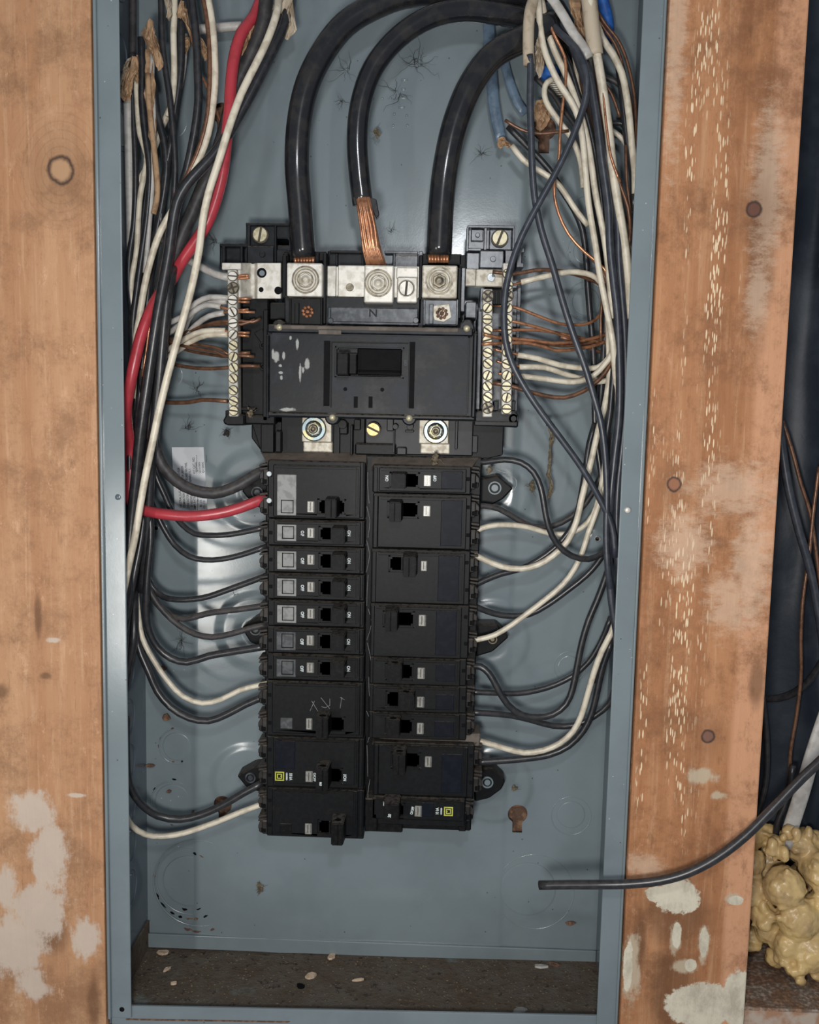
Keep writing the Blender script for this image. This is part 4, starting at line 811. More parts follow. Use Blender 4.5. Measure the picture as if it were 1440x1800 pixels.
# ================================================================== wires and cables
COL = {'K': 'black_wire', 'D': 'black_dusty', 'G': 'blue_black', 'C': 'cream', 'W': 'greyw', 'R': 'red', 'B': 'copper_brown', 'U': 'copper', 'H': 'cable', 'S': 'sheath', 'P': 'paper'}
def wire(col, w, Y, pts, label, tip=None, group=None, inside=True, seg=10, cat='wire', name='wire', flat=1.0, tw=4.6, rf=None):
    """col: insulation, w: width in px, Y: depth (or per point), tip: bare copper continuing from the last point"""
    if pts[0][1] <= -10:
        a_, b_ = pts[0], pts[1]; k_ = (-190-a_[1])/(a_[1]-b_[1]); nx_ = a_[0]+max(-60, min(60, (a_[0]-b_[0])*k_)); pts = [(nx_, -190)+((a_[2],) if len(a_) > 2 else ())]+list(pts)
    ys_ = [p[2] for p in pts if len(p) > 2] or [Y]; Yn = Y if Y is not None else sum(ys_)/len(ys_)
    w *= 1.10 if name == 'wire' and w < 16 else 1.06
    r = w/2/PXM(Yn); path = spline(ptsY(pts, Y, r if inside else None)); bm = B(); addtube(bm, path, r, seg, flat=flat, rf=rf)
    if tip is None: return obj(name, bm, M[COL[col]], label=label, cat=cat, group=group, smooth=True)
    t = thing(name, label, cat, path[-1], group); obj('insulation', bm, M[COL[col]], t, smooth=True)
    for tp in tip:
        q = B(); addtube(q, spline([path[-1]-(path[-1]-path[-2]).normalized()*.002]+ptsY(tp, tp[0][2])), tw/2/PXM(tp[0][2]), 8); obj('bare_end', q, M['copper'], t, smooth=True)
    return t
GL = 'wires dropping down the left side'; GR = 'wires dropping down the right side'
NL = 'wires clamped in the left neutral bar'; NR = 'wires clamped in the right neutral bars'
BL = 'wires into the left breakers'; BR = 'wires into the right breakers'
# ---- three heavy service cables
def heavy(w, pts, label, Y=None):
    r = w/2/PXM(.03); t = thing('service_cable', label, 'cable', P(pts[-1][0], pts[-1][1], .04), 'heavy service cables')
    bm = B(); addtube(bm, spline(ptsY(pts, Y), .005), r, 24); obj('jacket', bm, M['cable'], t, smooth=True); return t
hA = heavy(42, [(960, -20, .050), (880, -8, .046), (800, -12, .042), (712, -8, .038), (651, 15, .034), (608, 42, .032), (572, 86, .030), (541, 147, .028), (526, 214, .028), (522, 290, .029), (527, 360, .033), (534, 452, .038)], 'leftmost heavy black cable arching down to the left lug')
hB = heavy(36, [(1000, 60, .052), (920, 33, .046), (878, 25, .042), (816, 18, .038), (755, 31, .034), (700, 66, .032), (656, 120, .031), (634, 183, .031), (628, 245, .032), (631, 300, .034), (638, 360, .036)], 'middle heavy black cable, jacket torn open above its copper strands')
hC = heavy(44, [(975, 40, .040), (925, 66, .036), (868, 97, .032), (829, 147, .030), (801, 214, .030), (784, 290, .031), (776, 360, .034), (772, 448, .038)], 'rightmost heavy black cable coming down to the greyer lug')
for t_, x, y0 in ((hA, 535, 449), (hC, 771, 446)):
    bm = B()
    for k in range(7): c = P(x-16+k*5.3, y0, .040); addtube(bm, [c, P(x-15+k*5, y0+16, .040)], .0013, 6)
    obj('bare_strands', bm, M['copper'], t_, smooth=True)
# torn jacket flaps + bare strands of the middle cable
bm = B(); ppoly(bm, [(645, 345), (662, 350), (667, 378), (661, 384), (652, 362)], .030, .036, .0005); ppoly(bm, [(620, 345), (640, 352), (630, 362), (622, 358)], .030, .036, .0004); obj('torn_flap', bm, M['cable'], hB)
for k in range(13):
    u = (k-6)/6; a0 = (639+u*12, 352, .0335-.006*math.sqrt(max(0, 1-u*u*.9))); a1 = (648+u*13.5, 400, .0345-.006*math.sqrt(max(0, 1-u*u*.9)));  a2 = (657+u*14.5-3, 440, .036-.005*math.sqrt(max(0, 1-u*u*.9))); a3 = (663+u*16, 470, .040-.004*math.sqrt(max(0, 1-u*u*.9)))
    bm = B(); addtube(bm, spline(ptsY([(a0[0]-3, 340, .036), a0, (a1[0]+2*math.sin(k*2), a1[1], a1[2]), a2, a3])), .00092+.0001*(k % 3), 8); obj('copper_strand', bm, M['copper'], hB, smooth=True)

# ---- left side verticals, back to front
wire('D', 11, .070, [(228, -40), (222, 60), (226, 140), (222, 300), (222, 420), (226, 560), (222, 700), (228, 860), (224, 1000, .05), (204, 1180, .012)], 'dusty black wire hard against the left box wall, behind all the others', group=GL)
wire('W', 14, .050, [(227, 128), (222, 150), (218, 190), (219, 240), (224, 300), (227, 345), (228, 390), (224, 440, .055), (228, 500, .062), (240, 580, .066)], 'thick grey white wire coming out of torn brown paper at the far left', group=GL)
wire('C', 10, .058, [(306, 152), (299, 190), (285, 222), (272, 258), (255, 300), (228, 350), (219, 392), (217, 440), (218, 530), (222, 600), (228, 690)], 'pale wire slanting down left behind the bundle to the box wall', group=GL)
wire('W', 10, .062, [(272, 250), (248, 320), (228, 370), (222, 410), (220, 470), (224, 560), (235, 620)], 'second pale wire slanting left, just below the first', group=GL)
wire('K', 10, .052, [(232, 96), (232, 145), (234, 200), (238, 280), (238, 350), (235, 400), (227, 457), (228, 516), (236, 566), (244, 620)], 'thin black wire, leftmost black one in front at mid height', group=GL)
wire('C', 9, .052, [(238, 130), (241, 170), (243, 210), (247, 240), (258, 275), (254, 305), (247, 340), (243, 386), (240, 445), (233, 480), (230, 510), (236, 560)], 'cream wire second from the left box wall, curving away behind black ones', group=GL)
wire('D', 9, .058, [(252, 470), (244, 540), (240, 640), (233, 730), (232, 820), (233, 950)], 'dusty black wire showing between the red and white ones', group=GL)
wire('W', 11, .056, [(250, 500), (243, 600), (238, 690), (233, 760), (230, 830), (232, 900)], 'grey white wire seen just right of the red one at mid height', group=GL)
wire('K', 11, .044, [(248, 66), (250, 120), (250, 180), (256, 240), (263, 290), (262, 340), (256, 400), (248, 457), (240, 516), (234, 566), (234, 640), (229, 740), (228, 900), (232, 1050)], 'black wire coming down out of the highest torn brown paper', group=GL)
wire('W', 8, .044, [(268, 50), (268, 100), (267, 150), (270, 200), (270, 250), (268, 320), (262, 400), (255, 480)], 'thin white wire emerging through torn tan paper', group=GL)
wire('P', 9, .041, [(260, 130), (262, 180), (267, 230), (273, 280), (277, 330), (275, 356), (270, 376)], 'brown paper wrapped ground wire in the left bundle', group=GL)
wire('U', 4, .042, [(262, 150), (268, 210), (274, 270), (279, 320), (276, 352)], 'bright copper strand beside the brown paper wrapped wire', group=GL)
wire('K', 12, .048, [(270, 150), (276, 200), (288, 245), (293, 290), (288, 340), (279, 390), (271, 430), (262, 500), (256, 560), (250, 640), (243, 740), (238, 850)], 'black wire bowing right then left below the brown one', group=GL)
wire('K', 10, .040, [(283, -20), (284, 20), (285, 70), (290, 115), (297, 160), (302, 205), (306, 250), (308, 300), (306, 340), (302, 385), (296, 430)], 'black wire with a bright sheen crossing the white one near the top left', group=GL)
wire('C', 10, .046, [(306, -20), (307, 20), (305, 60), (306, 100), (306, 140), (303, 175), (296, 205)], 'white wire hanging straight from the top, fourth of the upper left', group=GL)
wire('K', 11, .048, [(320, 0), (318, 40), (319, 75), (318, 120), (313, 160), (307, 200), (301, 250), (293, 290), (286, 340), (282, 400)], 'black wire behind the crossing, coming out of tan paper', group=GL)
wire('W', 7, .060, [(326, 60), (325, 100), (321, 135), (315, 160), (309, 180)], 'short white wire seen right of the paper covered black ones', group=GL)
wire('K', 13, .036, [(335, -20), (341, 30), (346, 80), (348, 130), (349, 175), (345, 215), (337, 260), (328, 300), (316, 340), (303, 385), (290, 440), (279, 500), (270, 560), (260, 640), (250, 720)], 'thick black wire in the clear gap near the top, left of the cream pair', group=GL)
wire('U', 4.5, .050, [(322, -10), (326, 20), (331, 45), (337, 68), (345, 100), (352, 130), (362, 148), (372, 175), (386, 210), (392, 232)], 'thin bright copper wire slanting behind the thick black one', group=GL)
wire('C', 11, .034, [(362, -20), (370, 20), (375, 60), (378, 110), (378, 150), (373, 195), (366, 235), (352, 275), (338, 300), (320, 338), (303, 370), (283, 405), (270, 440), (259, 480), (251, 520), (245, 560), (240, 590), (237, 640), (233, 700)], 'long cream wire with a brown companion, curving from top centre left', group=GL)
wire('B', 8, .033, [(354, -20), (362, 20), (367, 60), (369, 110), (368, 160), (366, 195), (358, 235), (346, 272), (334, 298), (324, 320), (308, 345)], 'brown bare wire hugging the long cream one', group=GL)
wire('W', 14, .064, [(345, 52), (380, 49), (405, 47), (425, 46)], 'short thick white wire lying level near the top, behind the red one', group=GL)
wire('D', 11, .058, [(400, 262), (372, 305), (350, 345), (332, 385), (318, 420), (300, 500), (292, 560), (289, 640), (282, 700)], 'dusty grey black wire behind the two thick black ones', group=GL)
wire('B', 7, .062, [(392, 232), (376, 290), (356, 345), (345, 380), (330, 405), (316, 440), (300, 500)], 'brown wire behind the red one above the left tab', group=GL)
wire('D', 22, .046, [(470, -20), (462, 40), (443, 92), (424, 132), (411, 165), (396, 225), (380, 275), (356, 330), (336, 378), (317, 420), (303, 470), (292, 540), (283, 620), (274, 720), (264, 820), (252, 930)], 'thicker dusty black cable of the two behind the long white wire', group=GL)
wire('R', 19, .030, [(470, -30, .055), (446, 30, .048), (425, 58, .040), (412, 100, .036), (406, 150, .033), (403, 200, .030), (398, 245, .028), (392, 300, .026), (380, 350, .026), (363, 395, .026), (340, 430, .030), (318, 462, .034), (303, 490, .040), (282, 515, .036), (262, 552, .026), (248, 590, .022), (237, 635, .020), (228, 680, .022), (222, 725, .030), (218, 790, .045), (221, 840, .045), (228, 878, .042), (245, 894, .036), (265, 900, .034), (300, 905, .032), (345, 907, .032), (400, 899, .036), (440, 886, .040), (467, 875, .044)], 'thick red wire swinging down the left side into the top left breaker', group=None)
wire('K', 18, .022, [(510, -10, .05), (498, 45, .04), (470, 105, .034), (430, 185, .030), (384, 262, .026), (350, 300, .022), (327, 326, .020), (311, 356, .019), (303, 398, .019), (297, 445, .020), (287, 500, .020), (276, 560, .020), (267, 620, .021), (257, 690, .022), (247, 760, .024), (238, 850, .028), (229, 940, .03), (220, 1040, .024), (204, 1160, .010)], 'thick glossy black cable running in front of the red one', group=GL)
wire('K', 17, .028, [(303, 470, .032), (294, 525, .024), (286, 600, .024), (281, 660, .026), (274, 730, .030), (266, 800, .034), (262, 880, .038), (256, 980, .044), (250, 1040, .05)], 'thick black cable between the glossy one and the long white wire', group=GL)
wire('C', 12, .012, [(490, -20, .04), (487, 20, .030), (468, 75, .022), (446, 120, .018), (424, 165, .015), (404, 220, .012), (384, 285), (367, 338), (356, 390), (350, 440), (338, 500), (322, 560), (304, 625), (291, 675), (279, 725), (268, 778), (257, 830), (247, 885), (237, 945), (227, 990, .014), (218, 1035, .016), (206, 1080, .018)], 'longest cream wire, in front of everything down the left side', group=GL)
wire('U', 4, .024, [(284, 470), (276, 520), (264, 570), (257, 620), (250, 662)], 'tan copper line along the right edge of the red wire', group=GL)
wire('K', 11, .036, [(240, 900), (232, 1000), (222, 1100), (216, 1180, .025), (204, 1260, .010)], 'black wire running lowest along the left box wall', group=GL)
wire('K', 16, .054, [(244, 800), (243, 880), (240, 960), (234, 1040), (230, 1120, .050), (222, 1190, .03), (206, 1270, .012)], 'heavy dark wire fading into the lower left corner shadow', group=GL)
wire('K', 12, .040, [(254, 900), (246, 960), (236, 1010), (224, 1080, .03), (206, 1160, .010)], 'short black wire in front at the height of the second narrow breaker', group=GL)
# ---- left wires into the breakers
wire('D', 20, None, [(252, 650, .044), (258, 700, .044), (268, 768, .042), (287, 820, .042), (325, 855, .042), (376, 867, .042), (420, 853, .044), (455, 832, .048), (472, 826, .052)], 'thick dusty black wire bowing into the wide top breaker above the red one', group=BL)
wire('K', 9.5, None, [(262, 780, .05), (272, 830, .05), (290, 872, .052), (303, 900, .054), (320, 922, .052), (342, 938, .050), (365, 941, .048), (400, 940, .046), (435, 934, .046), (470, 926, .046)], 'black wire curving into the first narrow left breaker', group=BL)
wire('K', 9.5, None, [(254, 820, .052), (263, 870, .052), (282, 917, .054), (307, 958, .053), (333, 978, .050), (358, 984, .049), (389, 983, .047), (422, 976, .046), (470, 960, .046)], 'black wire curving into the second narrow left breaker', group=BL)
wire('K', 10, None, [(244, 940, .055), (256, 1000, .055), (268, 1032, .055), (287, 1049, .053), (311, 1054, .05), (356, 1051, .048), (411, 1033, .046), (471, 1011, .046)], 'black wire rising to the third narrow left breaker', group=BL)
wire('D', 10, None, [(248, 1000, .058), (268, 1050, .058), (284, 1070, .056), (302, 1083, .053), (324, 1088, .05), (367, 1078, .048), (422, 1071, .046), (470, 1064, .046)], 'kinked black wire into the fourth narrow left breaker', group=BL)
wire('D', 10, None, [(244, 960, .050), (253, 1010, .050), (267, 1045, .050), (289, 1076, .050), (316, 1100, .050), (344, 1115, .048), (373, 1120, .047), (411, 1113, .046), (445, 1103, .047), (470, 1098, .048)], 'black wire passing over the left ear into the fifth narrow breaker', group=BL)
wire('K', 12, None, [(256, 870, .040), (264, 910, .040), (265, 950, .040), (260, 1000, .040), (257, 1050, .040), (257, 1085, .042), (263, 1113, .044), (277, 1138, .046), (300, 1157, .047), (329, 1164, .047), (367, 1153, .047), (400, 1147, .046), (470, 1136, .047)], 'glossy black wire dipping into the sixth narrow left breaker', group=BL)
wire('C', 9, None, [(238, 1000, .058), (242, 1070, .056), (250, 1120, .054), (271, 1162, .052), (296, 1198, .050), (322, 1224, .048), (356, 1236, .047), (389, 1229, .046), (422, 1213, .045), (470, 1201, .045)], 'cream wire sagging to the breaker with the scratched face', group=BL)
wire('K', 12, None, [(230, 1060, .052), (243, 1135, .052), (262, 1182, .050), (277, 1216, .050), (300, 1243, .049), (333, 1262, .048), (367, 1267, .047), (400, 1255, .046), (432, 1238, .046), (470, 1222, .046)], 'black wire right below the sagging cream one', group=BL)
wire('K', 13, None, [(222, 1260, .030), (221, 1330, .032), (227, 1378, .036), (246, 1411, .042), (278, 1434, .048), (317, 1440, .050), (356, 1431, .050), (394, 1414, .049), (430, 1393, .048), (462, 1376, .048)], 'black wire crossing over the lower left keyhole', group=BL)
wire('C', 10, None, [(214, 1400, .022), (224, 1440, .030), (242, 1460, .038), (269, 1470, .045), (311, 1467, .048), (367, 1450, .050), (422, 1428, .049), (462, 1413, .048)], 'lowest cream wire, under the left keyhole, into the bottom breaker', group=BL)
# ---- wires into the left neutral bar
wire('W', 12, .040, [(285, 420, .06), (312, 448, .055), (335, 460, .05), (355, 470, .045), (378, 482, .040), (404, 488, .037)], 'thick grey tan wire into the top screw of the left bar', [[(416, 486, .0355), (428, 484, .0355), (438, 485, .0355)], [(416, 489, .0355), (428, 489, .0355), (439, 488, .0355)]], NL)
wire('W', 9, .045, [(255, 590, .06), (291, 570, .055), (322, 556, .05), (345, 532, .046), (370, 522, .040), (402, 524, .036)], 'highest of the thin white wires in the left bar', [[(416, 525, .0355), (442, 525, .0355)], [(416, 530, .0355), (439, 531, .0355)]], NL)
wire('W', 9, .045, [(255, 606, .062), (291, 589, .058), (315, 572, .052), (341, 547, .046), (364, 536, .041), (388, 539, .038)], 'white wire stripped just short of the left bar, second from top', [[(400, 543, .036), (416, 545, .0355), (437, 544, .0355)]], NL)
wire('W', 9, .048, [(318, 605, .06), (331, 562, .054), (350, 541, .047), (372, 532, .042), (398, 530, .037)], 'white wire rising steeply beside the long cream one to the left bar', None, NL)
wire('W', 9, .045, [(318, 600, .06), (345, 571, .050), (369, 555, .042), (394, 550, .038)], 'white wire with bare end entering the fourth screw of the left bar', [[(402, 548, .036), (416, 548, .0355), (448, 549, .0355)]], NL)
wire('C', 9, .045, [(280, 622, .06), (300, 612, .055), (322, 597, .048), (357, 582, .041), (396, 581, .036)], 'upper cream wire of the pair in the sixth screw of the left bar', [[(416, 584, .0355), (439, 585, .0355)]], NL)
wire('C', 9, .048, [(280, 634, .062), (305, 622, .057), (333, 602, .050), (364, 589, .042), (400, 588, .036)], 'lower cream wire of the pair in the sixth screw of the left bar', [[(416, 589, .0355), (438, 591, .0355)]], NL)
wire('B', 5, .05, [(280, 625, .062), (320, 588, .056), (352, 575, .048), (376, 567, .042), (400, 565, .036), (424, 564, .0355), (445, 566, .0355), (458, 560, .037)], 'upper brown bare wire in the fifth screw of the left bar', None, NL)
wire('B', 5, .05, [(300, 610, .062), (330, 586, .056), (362, 573, .048), (400, 569, .036), (425, 570, .0355), (448, 562, .0355)], 'lower brown bare wire in the fifth screw of the left bar', None, NL)
wire('B', 5, .05, [(280, 584, .062), (296, 600, .056), (322, 608, .050), (357, 615, .044), (381, 619, .040), (401, 627, .036), (418, 621, .0355), (440, 620, .0355)], 'highest brown bare wire arriving at the eighth screw of the left bar', None, NL)
wire('B', 5, .055, [(285, 598, .064), (331, 616, .058), (369, 623, .050), (400, 627, .037), (420, 625, .0355), (447, 627, .0355)], 'lowest brown bare wire arriving at the eighth screw of the left bar', None, NL)
wire('B', 5, .05, [(280, 560, .064), (292, 590, .06), (315, 603, .054), (357, 607, .046), (385, 613, .040), (402, 623, .037)], 'brown bare wire crossing the others below the cream pair', None, NL)
wire('B', 6, .05, [(270, 620, .062), (290, 634, .058), (312, 642, .052), (345, 647, .046), (372, 648, .041), (400, 646, .036), (425, 643, .0355), (457, 644, .0355)], 'single brown bare wire in the ninth screw of the left bar', None, NL)
wire('B', 7, .05, [(262, 700, .06), (291, 707, .057), (333, 707, .050), (355, 703, .045), (400, 705, .036)], 'lowest brown bare wire of the left bar, nearly level', None, NL)

# ---- right side
wire('G', 11, .020, [(931, 96), (933, 115), (932, 175), (934, 240), (936, 300), (940, 347), (951, 402), (972, 469), (991, 536), (1009, 591), (1027, 640), (1043, 693), (1057, 745), (1064, 800), (1067, 863), (1066, 950), (1070, 1010, .03), (1080, 1070, .04), (1098, 1130, .045)], 'black wire dropping straight from the cut tan sheath, crossed by the looping one', group=GR)
wire('G', 11, .013, [(940, -20, .05), (960, 25, .04), (985, 58, .03), (1012, 85, .024), (1030, 125, .018), (1031, 165), (1022, 200), (1008, 238), (993, 272), (972, 313), (945, 362), (918, 414), (900, 462), (889, 510), (886, 555), (889, 600), (900, 638), (922, 680), (951, 724), (986, 771), (1024, 824), (1056, 880), (1076, 925), (1082, 980, .03)], 'long black wire looping over the right neutral bars, frontmost', group=None)
wire('C', 10, .030, [(947, 0), (949, 40), (955, 80), (966, 112), (985, 150), (1004, 178), (1018, 210), (1026, 260), (1030, 310), (1035, 360), (1045, 420), (1055, 485), (1066, 540), (1077, 600, .032), (1082, 660, .040), (1087, 710, .050), (1088, 760, .056)], 'cream wire in front on the right, passing beside the copper ends', group=GR)
wire('C', 10, .036, [(952, 0), (962, 50), (975, 90), (992, 125), (1005, 155), (1017, 190), (1030, 235), (1040, 290), (1047, 340), (1058, 395), (1067, 450), (1072, 500), (1076, 560)], 'second cream wire from the cut sheath, right of the first', group=GR)
wire('C', 7, .048, [(1002, 70), (1010, 100), (1016, 150), (1030, 210), (1044, 270), (1056, 330), (1064, 390), (1067, 450), (1066, 520), (1068, 570), (1070, 660)], 'thin cream wire hidden between the two black ones at the right', group=GR)
wire('U', 5, .024, [(956, 5, .04), (966, 42, .032), (980, 72), (993, 100), (995, 135), (990, 180), (985, 230), (982, 285), (975, 315), (975, 345), (982, 375), (1000, 412), (1028, 443), (1062, 472), (1078, 505, .04)], 'bright bent copper wire hanging in front at the upper right', group=GR)
wire('B', 5, .040, [(1040, 455), (1055, 470), (1064, 490), (1060, 520), (1056, 560), (1057, 600)], 'dark copper wire bending down behind the cream one near the right bars', group=GR)
wire('C', 14, .026, [(1036, -20), (1040, 30), (1045, 70), (1051, 105), (1057, 140), (1064, 185), (1071, 235), (1076, 285), (1082, 330), (1092, 390), (1101, 450), (1106, 500), (1107, 560, .04)], 'thick white wire from the big white sheath at the upper right', group=GR)
wire('G', 13, .034, [(985, 30), (1000, 60), (1022, 95), (1036, 130), (1044, 175), (1052, 230), (1058, 280), (1064, 320), (1070, 370), (1072, 430), (1078, 490), (1085, 550), (1088, 610), (1090, 680), (1088, 740), (1080, 810), (1074, 870), (1070, 930), (1071, 1000), (1076, 1060), (1084, 1110), (1098, 1170)], 'thick slate black wire running the whole right side', group=GR)
wire('G', 12, .038, [(990, 40), (1010, 90), (1028, 140), (1046, 200), (1066, 280), (1078, 340), (1086, 400), (1088, 460), (1093, 520), (1098, 580), (1100, 640), (1099, 720), (1092, 800), (1086, 860), (1084, 940), (1088, 1020), (1100, 1090)], 'slate black wire right beside the thickest, on its outer side', group=GR)
wire('K', 9, .046, [(976, 55), (990, 90), (1003, 120), (1016, 165), (1030, 200), (1040, 240), (1050, 290), (1056, 340), (1062, 400), (1067, 460), (1072, 520)], 'thin black wire behind the cream pair in the upper right bundle', group=GR)
wire('C', 11, .044, [(1045, 30), (1058, 66), (1078, 96), (1093, 128), (1101, 165), (1107, 210), (1111, 255), (1116, 300), (1117, 340)], 'cream wire bowing outermost at the right box wall', group=GR)
wire('B', 5, .050, [(1050, 20), (1066, 45), (1085, 68), (1098, 95), (1107, 125), (1115, 165), (1118, 205), (1117, 260)], 'outer of two thin brown wires arching by the right wall', group=GR)
wire('B', 5, .052, [(1046, 25), (1062, 50), (1080, 75), (1092, 105), (1100, 140), (1110, 185), (1112, 235)], 'inner of two thin brown wires arching by the right wall', group=GR)
wire('K', 10, .050, [(1088, 120), (1093, 160), (1098, 210), (1104, 260), (1112, 310), (1114, 370)], 'black wire tucked inside the outermost cream one', group=GR)
wire('B', 6, .040, [(1046, 100), (1050, 145), (1058, 200), (1068, 245), (1080, 290), (1092, 330), (1104, 365), (1108, 410), (1102, 450), (1100, 500), (1104, 560), (1098, 610)], 'brown bare wire slanting down the right bundle', group=GR)
wire('B', 5, .052, [(1064, 148), (1075, 165), (1083, 185), (1090, 206)], 'short brown wire end near the blue grey jacket at the right', group=GR)
wire('B', 4.5, .044, [(1100, 255), (1101, 300), (1103, 330), (1108, 370), (1106, 420)], 'thin copper wire straight down by the right lip', group=GR)
wire('U', 4, .030, [(1052, 100), (1060, 160), (1066, 220), (1074, 275), (1090, 320)], 'copper strand beside the thick white wire', group=GR)
wire('C', 9, .050, [(975, 138), (962, 145), (957, 158), (960, 178), (972, 198), (988, 220), (1002, 238), (1014, 262), (1022, 290), (1026, 330)], 'cream wire making a small hook at the upper right', group=GR)
wire('C', 8, .060, [(1060, 222), (1080, 232), (1096, 246), (1106, 265)], 'short cream wire behind the bundle heading to the right wall', group=GR)
wire('D', 8, .060, [(940, 135), (955, 150), (972, 165), (985, 185), (1000, 205), (1015, 225), (1030, 240)], 'dark dusty wire slanting behind the bright copper one', group=GR)
wire('B', 5, .048, [(888, 211), (905, 222), (925, 231), (950, 235), (975, 233), (1000, 230)], 'brown bare wire lying level across the upper right keyhole', group=GR)
wire('K', 10, .055, [(893, 222), (915, 245), (940, 270), (965, 298), (990, 338), (1010, 370), (1024, 405), (1030, 450), (1033, 500), (1037, 550), (1040, 580), (1044, 640), (1045, 700), (1047, 760), (1056, 830), (1062, 880)], 'black wire from the cut blue grey jacket down to the mid right', group=GR)
wire('C', 9, .050, [(900, 256), (920, 281), (945, 298), (969, 313), (985, 328), (1000, 350), (1016, 374), (1034, 396)], 'cream wire from the cut blue grey jacket, ending behind the bundle', group=GR)
wire('K', 10, .056, [(1065, 500), (1064, 560), (1060, 640), (1056, 700), (1052, 760), (1060, 830)], 'black wire behind the crossing below the right bars', group=GR)
wire('K', 10, .044, [(1084, 600), (1078, 660), (1073, 720), (1066, 780), (1072, 850), (1075, 920)], 'black wire between the two cream ones at mid right', group=GR)
wire('K', 8, .040, [(1092, 900), (1088, 960), (1084, 1030), (1078, 1090)], 'thin black wire close to the right lip below the rivet', group=GR)
wire('K', 10, .060, [(1004, 60), (1012, 110), (1024, 170), (1040, 235), (1052, 300), (1062, 380), (1070, 460), (1080, 540)], 'black wire deep behind the cream pair, nearly hidden', group=GR)
wire('K', 9, .064, [(990, 20), (998, 90), (1010, 150), (1018, 210), (1034, 280), (1044, 350), (1054, 430), (1060, 500)], 'deepest black wire of the upper right bundle', group=GR)
wire('B', 5, .058, [(1010, 80), (1022, 150), (1040, 210), (1052, 260), (1066, 330), (1080, 400), (1090, 480), (1096, 560)], 'brown bare wire between black ones in the upper right bundle', group=GR)
wire('C', 8, .056, [(1034, 90), (1042, 150), (1056, 220), (1072, 290), (1090, 360), (1104, 420), (1110, 470)], 'cream wire glimpsed behind the thick white one', group=GR)
wire('B', 5, .056, [(1100, 380), (1102, 440), (1098, 520), (1096, 580), (1086, 620)], 'brown bare wire against the right lip at bar height', group=GR)
wire('D', 9, .062, [(1058, 135), (1075, 140), (1090, 150), (1098, 170)], 'short dusty black wire crossing behind to the right wall', group=GR)
wire('K', 9, .058, [(1056, 212), (1075, 218), (1092, 216), (1104, 230)], 'short black wire crossing level behind the thick white one', group=GR)
wire('G', 10, .050, [(1094, 560), (1094, 640), (1090, 720), (1086, 800), (1084, 880), (1090, 950)], 'slate wire hidden between the outer ones and the right lip', group=GR)
# ---- wires into the right neutral bars
wire('B', 6, .045, [(1075, 560, .058), (1060, 505, .055), (1040, 492, .050), (1010, 482, .044), (975, 475, .040), (940, 475, .038), (903, 482, .036), (885, 480, .0345), (866, 478, .034)], 'brown bare wire arching into the top screw of the right bar', None, NR)
wire('C', 9, .042, [(1080, 540, .055), (1064, 508, .05), (1048, 488, .046), (1028, 480, .042), (1000, 478, .040), (962, 485, .038), (916, 496, .037)], 'cream wire ending bare at the second screw of the right outer bar', [[(904, 500, .036), (895, 501, .0355)]], NR)
wire('U', 5, .044, [(1050, 480, .055), (1058, 520, .055), (1056, 552, .05), (1036, 568, .046), (1010, 571, .043), (984, 569, .041), (940, 553, .038), (905, 540, .036), (864, 536, .0355)], 'copper wire sagging from the fourth screw of the right bars', None, NR)
wire('U', 5, .045, [(1040, 612, .056), (1010, 600, .05), (990, 590, .045), (951, 577, .040), (907, 566, .036), (880, 562, .036)], 'copper wire crossing over others below the sagging one', None, NR)
wire('U', 5, .046, [(1065, 604, .056), (1029, 596, .05), (996, 588, .046), (940, 580, .040), (905, 580, .036), (866, 581, .0355)], 'copper wire level at the sixth screw of the right bars', None, NR)
wire('U', 5.5, .044, [(1074, 585, .055), (1045, 594, .05), (1010, 601, .046), (970, 603, .042), (935, 598, .039), (900, 595, .036), (880, 594, .0300), (860, 590, .0270), (850, 587, .0270)], 'upper copper wire reaching over the inner right bar', None, NR)
wire('U', 5.5, .044, [(1076, 596, .055), (1050, 606, .05), (1018, 613, .046), (980, 616, .042), (955, 609, .040), (925, 603, .038), (890, 603, .033), (865, 604, .0270), (847, 605, .0270)], 'lower copper wire reaching over the inner right bar', None, NR)
wire('B', 5.5, .047, [(1072, 590, .057), (1040, 602, .052), (1000, 608, .048), (950, 604, .042), (905, 600, .036)], 'brown copper wire squeezed between the two reaching ones', None, NR)
wire('B', 5.5, .049, [(1060, 620, .058), (1040, 614, .054), (1018, 603, .050), (985, 592, .045)], 'short brown copper wire slanting across the copper fan', None, NR)
wire('C', 9, .044, [(1080, 596, .045), (1074, 622, .045), (1064, 636, .045), (1050, 646, .046), (1025, 647, .045), (982, 641, .042), (945, 630, .039), (910, 624, .037)], 'highest of three cream wires at the lower right bar', [[(898, 620, .036), (880, 617, .0355), (868, 613, .0355)]], NR)
wire('C', 9, .042, [(1060, 668, .055), (1017, 664, .05), (986, 655, .046), (958, 646, .042), (913, 645, .037)], 'middle of three cream wires at the lower right bar', [[(898, 641, .036), (880, 637, .0355), (872, 634, .0355)]], NR)
wire('C', 9, .038, [(1082, 590, .040), (1076, 622, .040), (1062, 642, .040), (1044, 660, .041), (1020, 670, .041), (996, 671, .040), (958, 666, .039), (916, 661, .038)], 'lowest of three cream wires at the lower right bar', [[(898, 658, .036), (882, 657, .0355), (876, 657, .0355)]], NR)
wire('C', 9, .052, [(1050, 671), (1062, 670), (1074, 666), (1086, 661)], 'stub of cream wire pointing right behind the slate black wire', None, NR)
wire('B', 7, .038, [(1084, 600, .045), (1072, 642, .042), (1053, 668, .041), (1025, 688, .040), (992, 699, .039), (955, 695, .038), (920, 685, .036), (892, 677, .0355), (866, 673, .0355)], 'thick brown wire bowing lowest from the right bars', None, NR)
for k, (x, y) in enumerate(((866, 645), )): pass
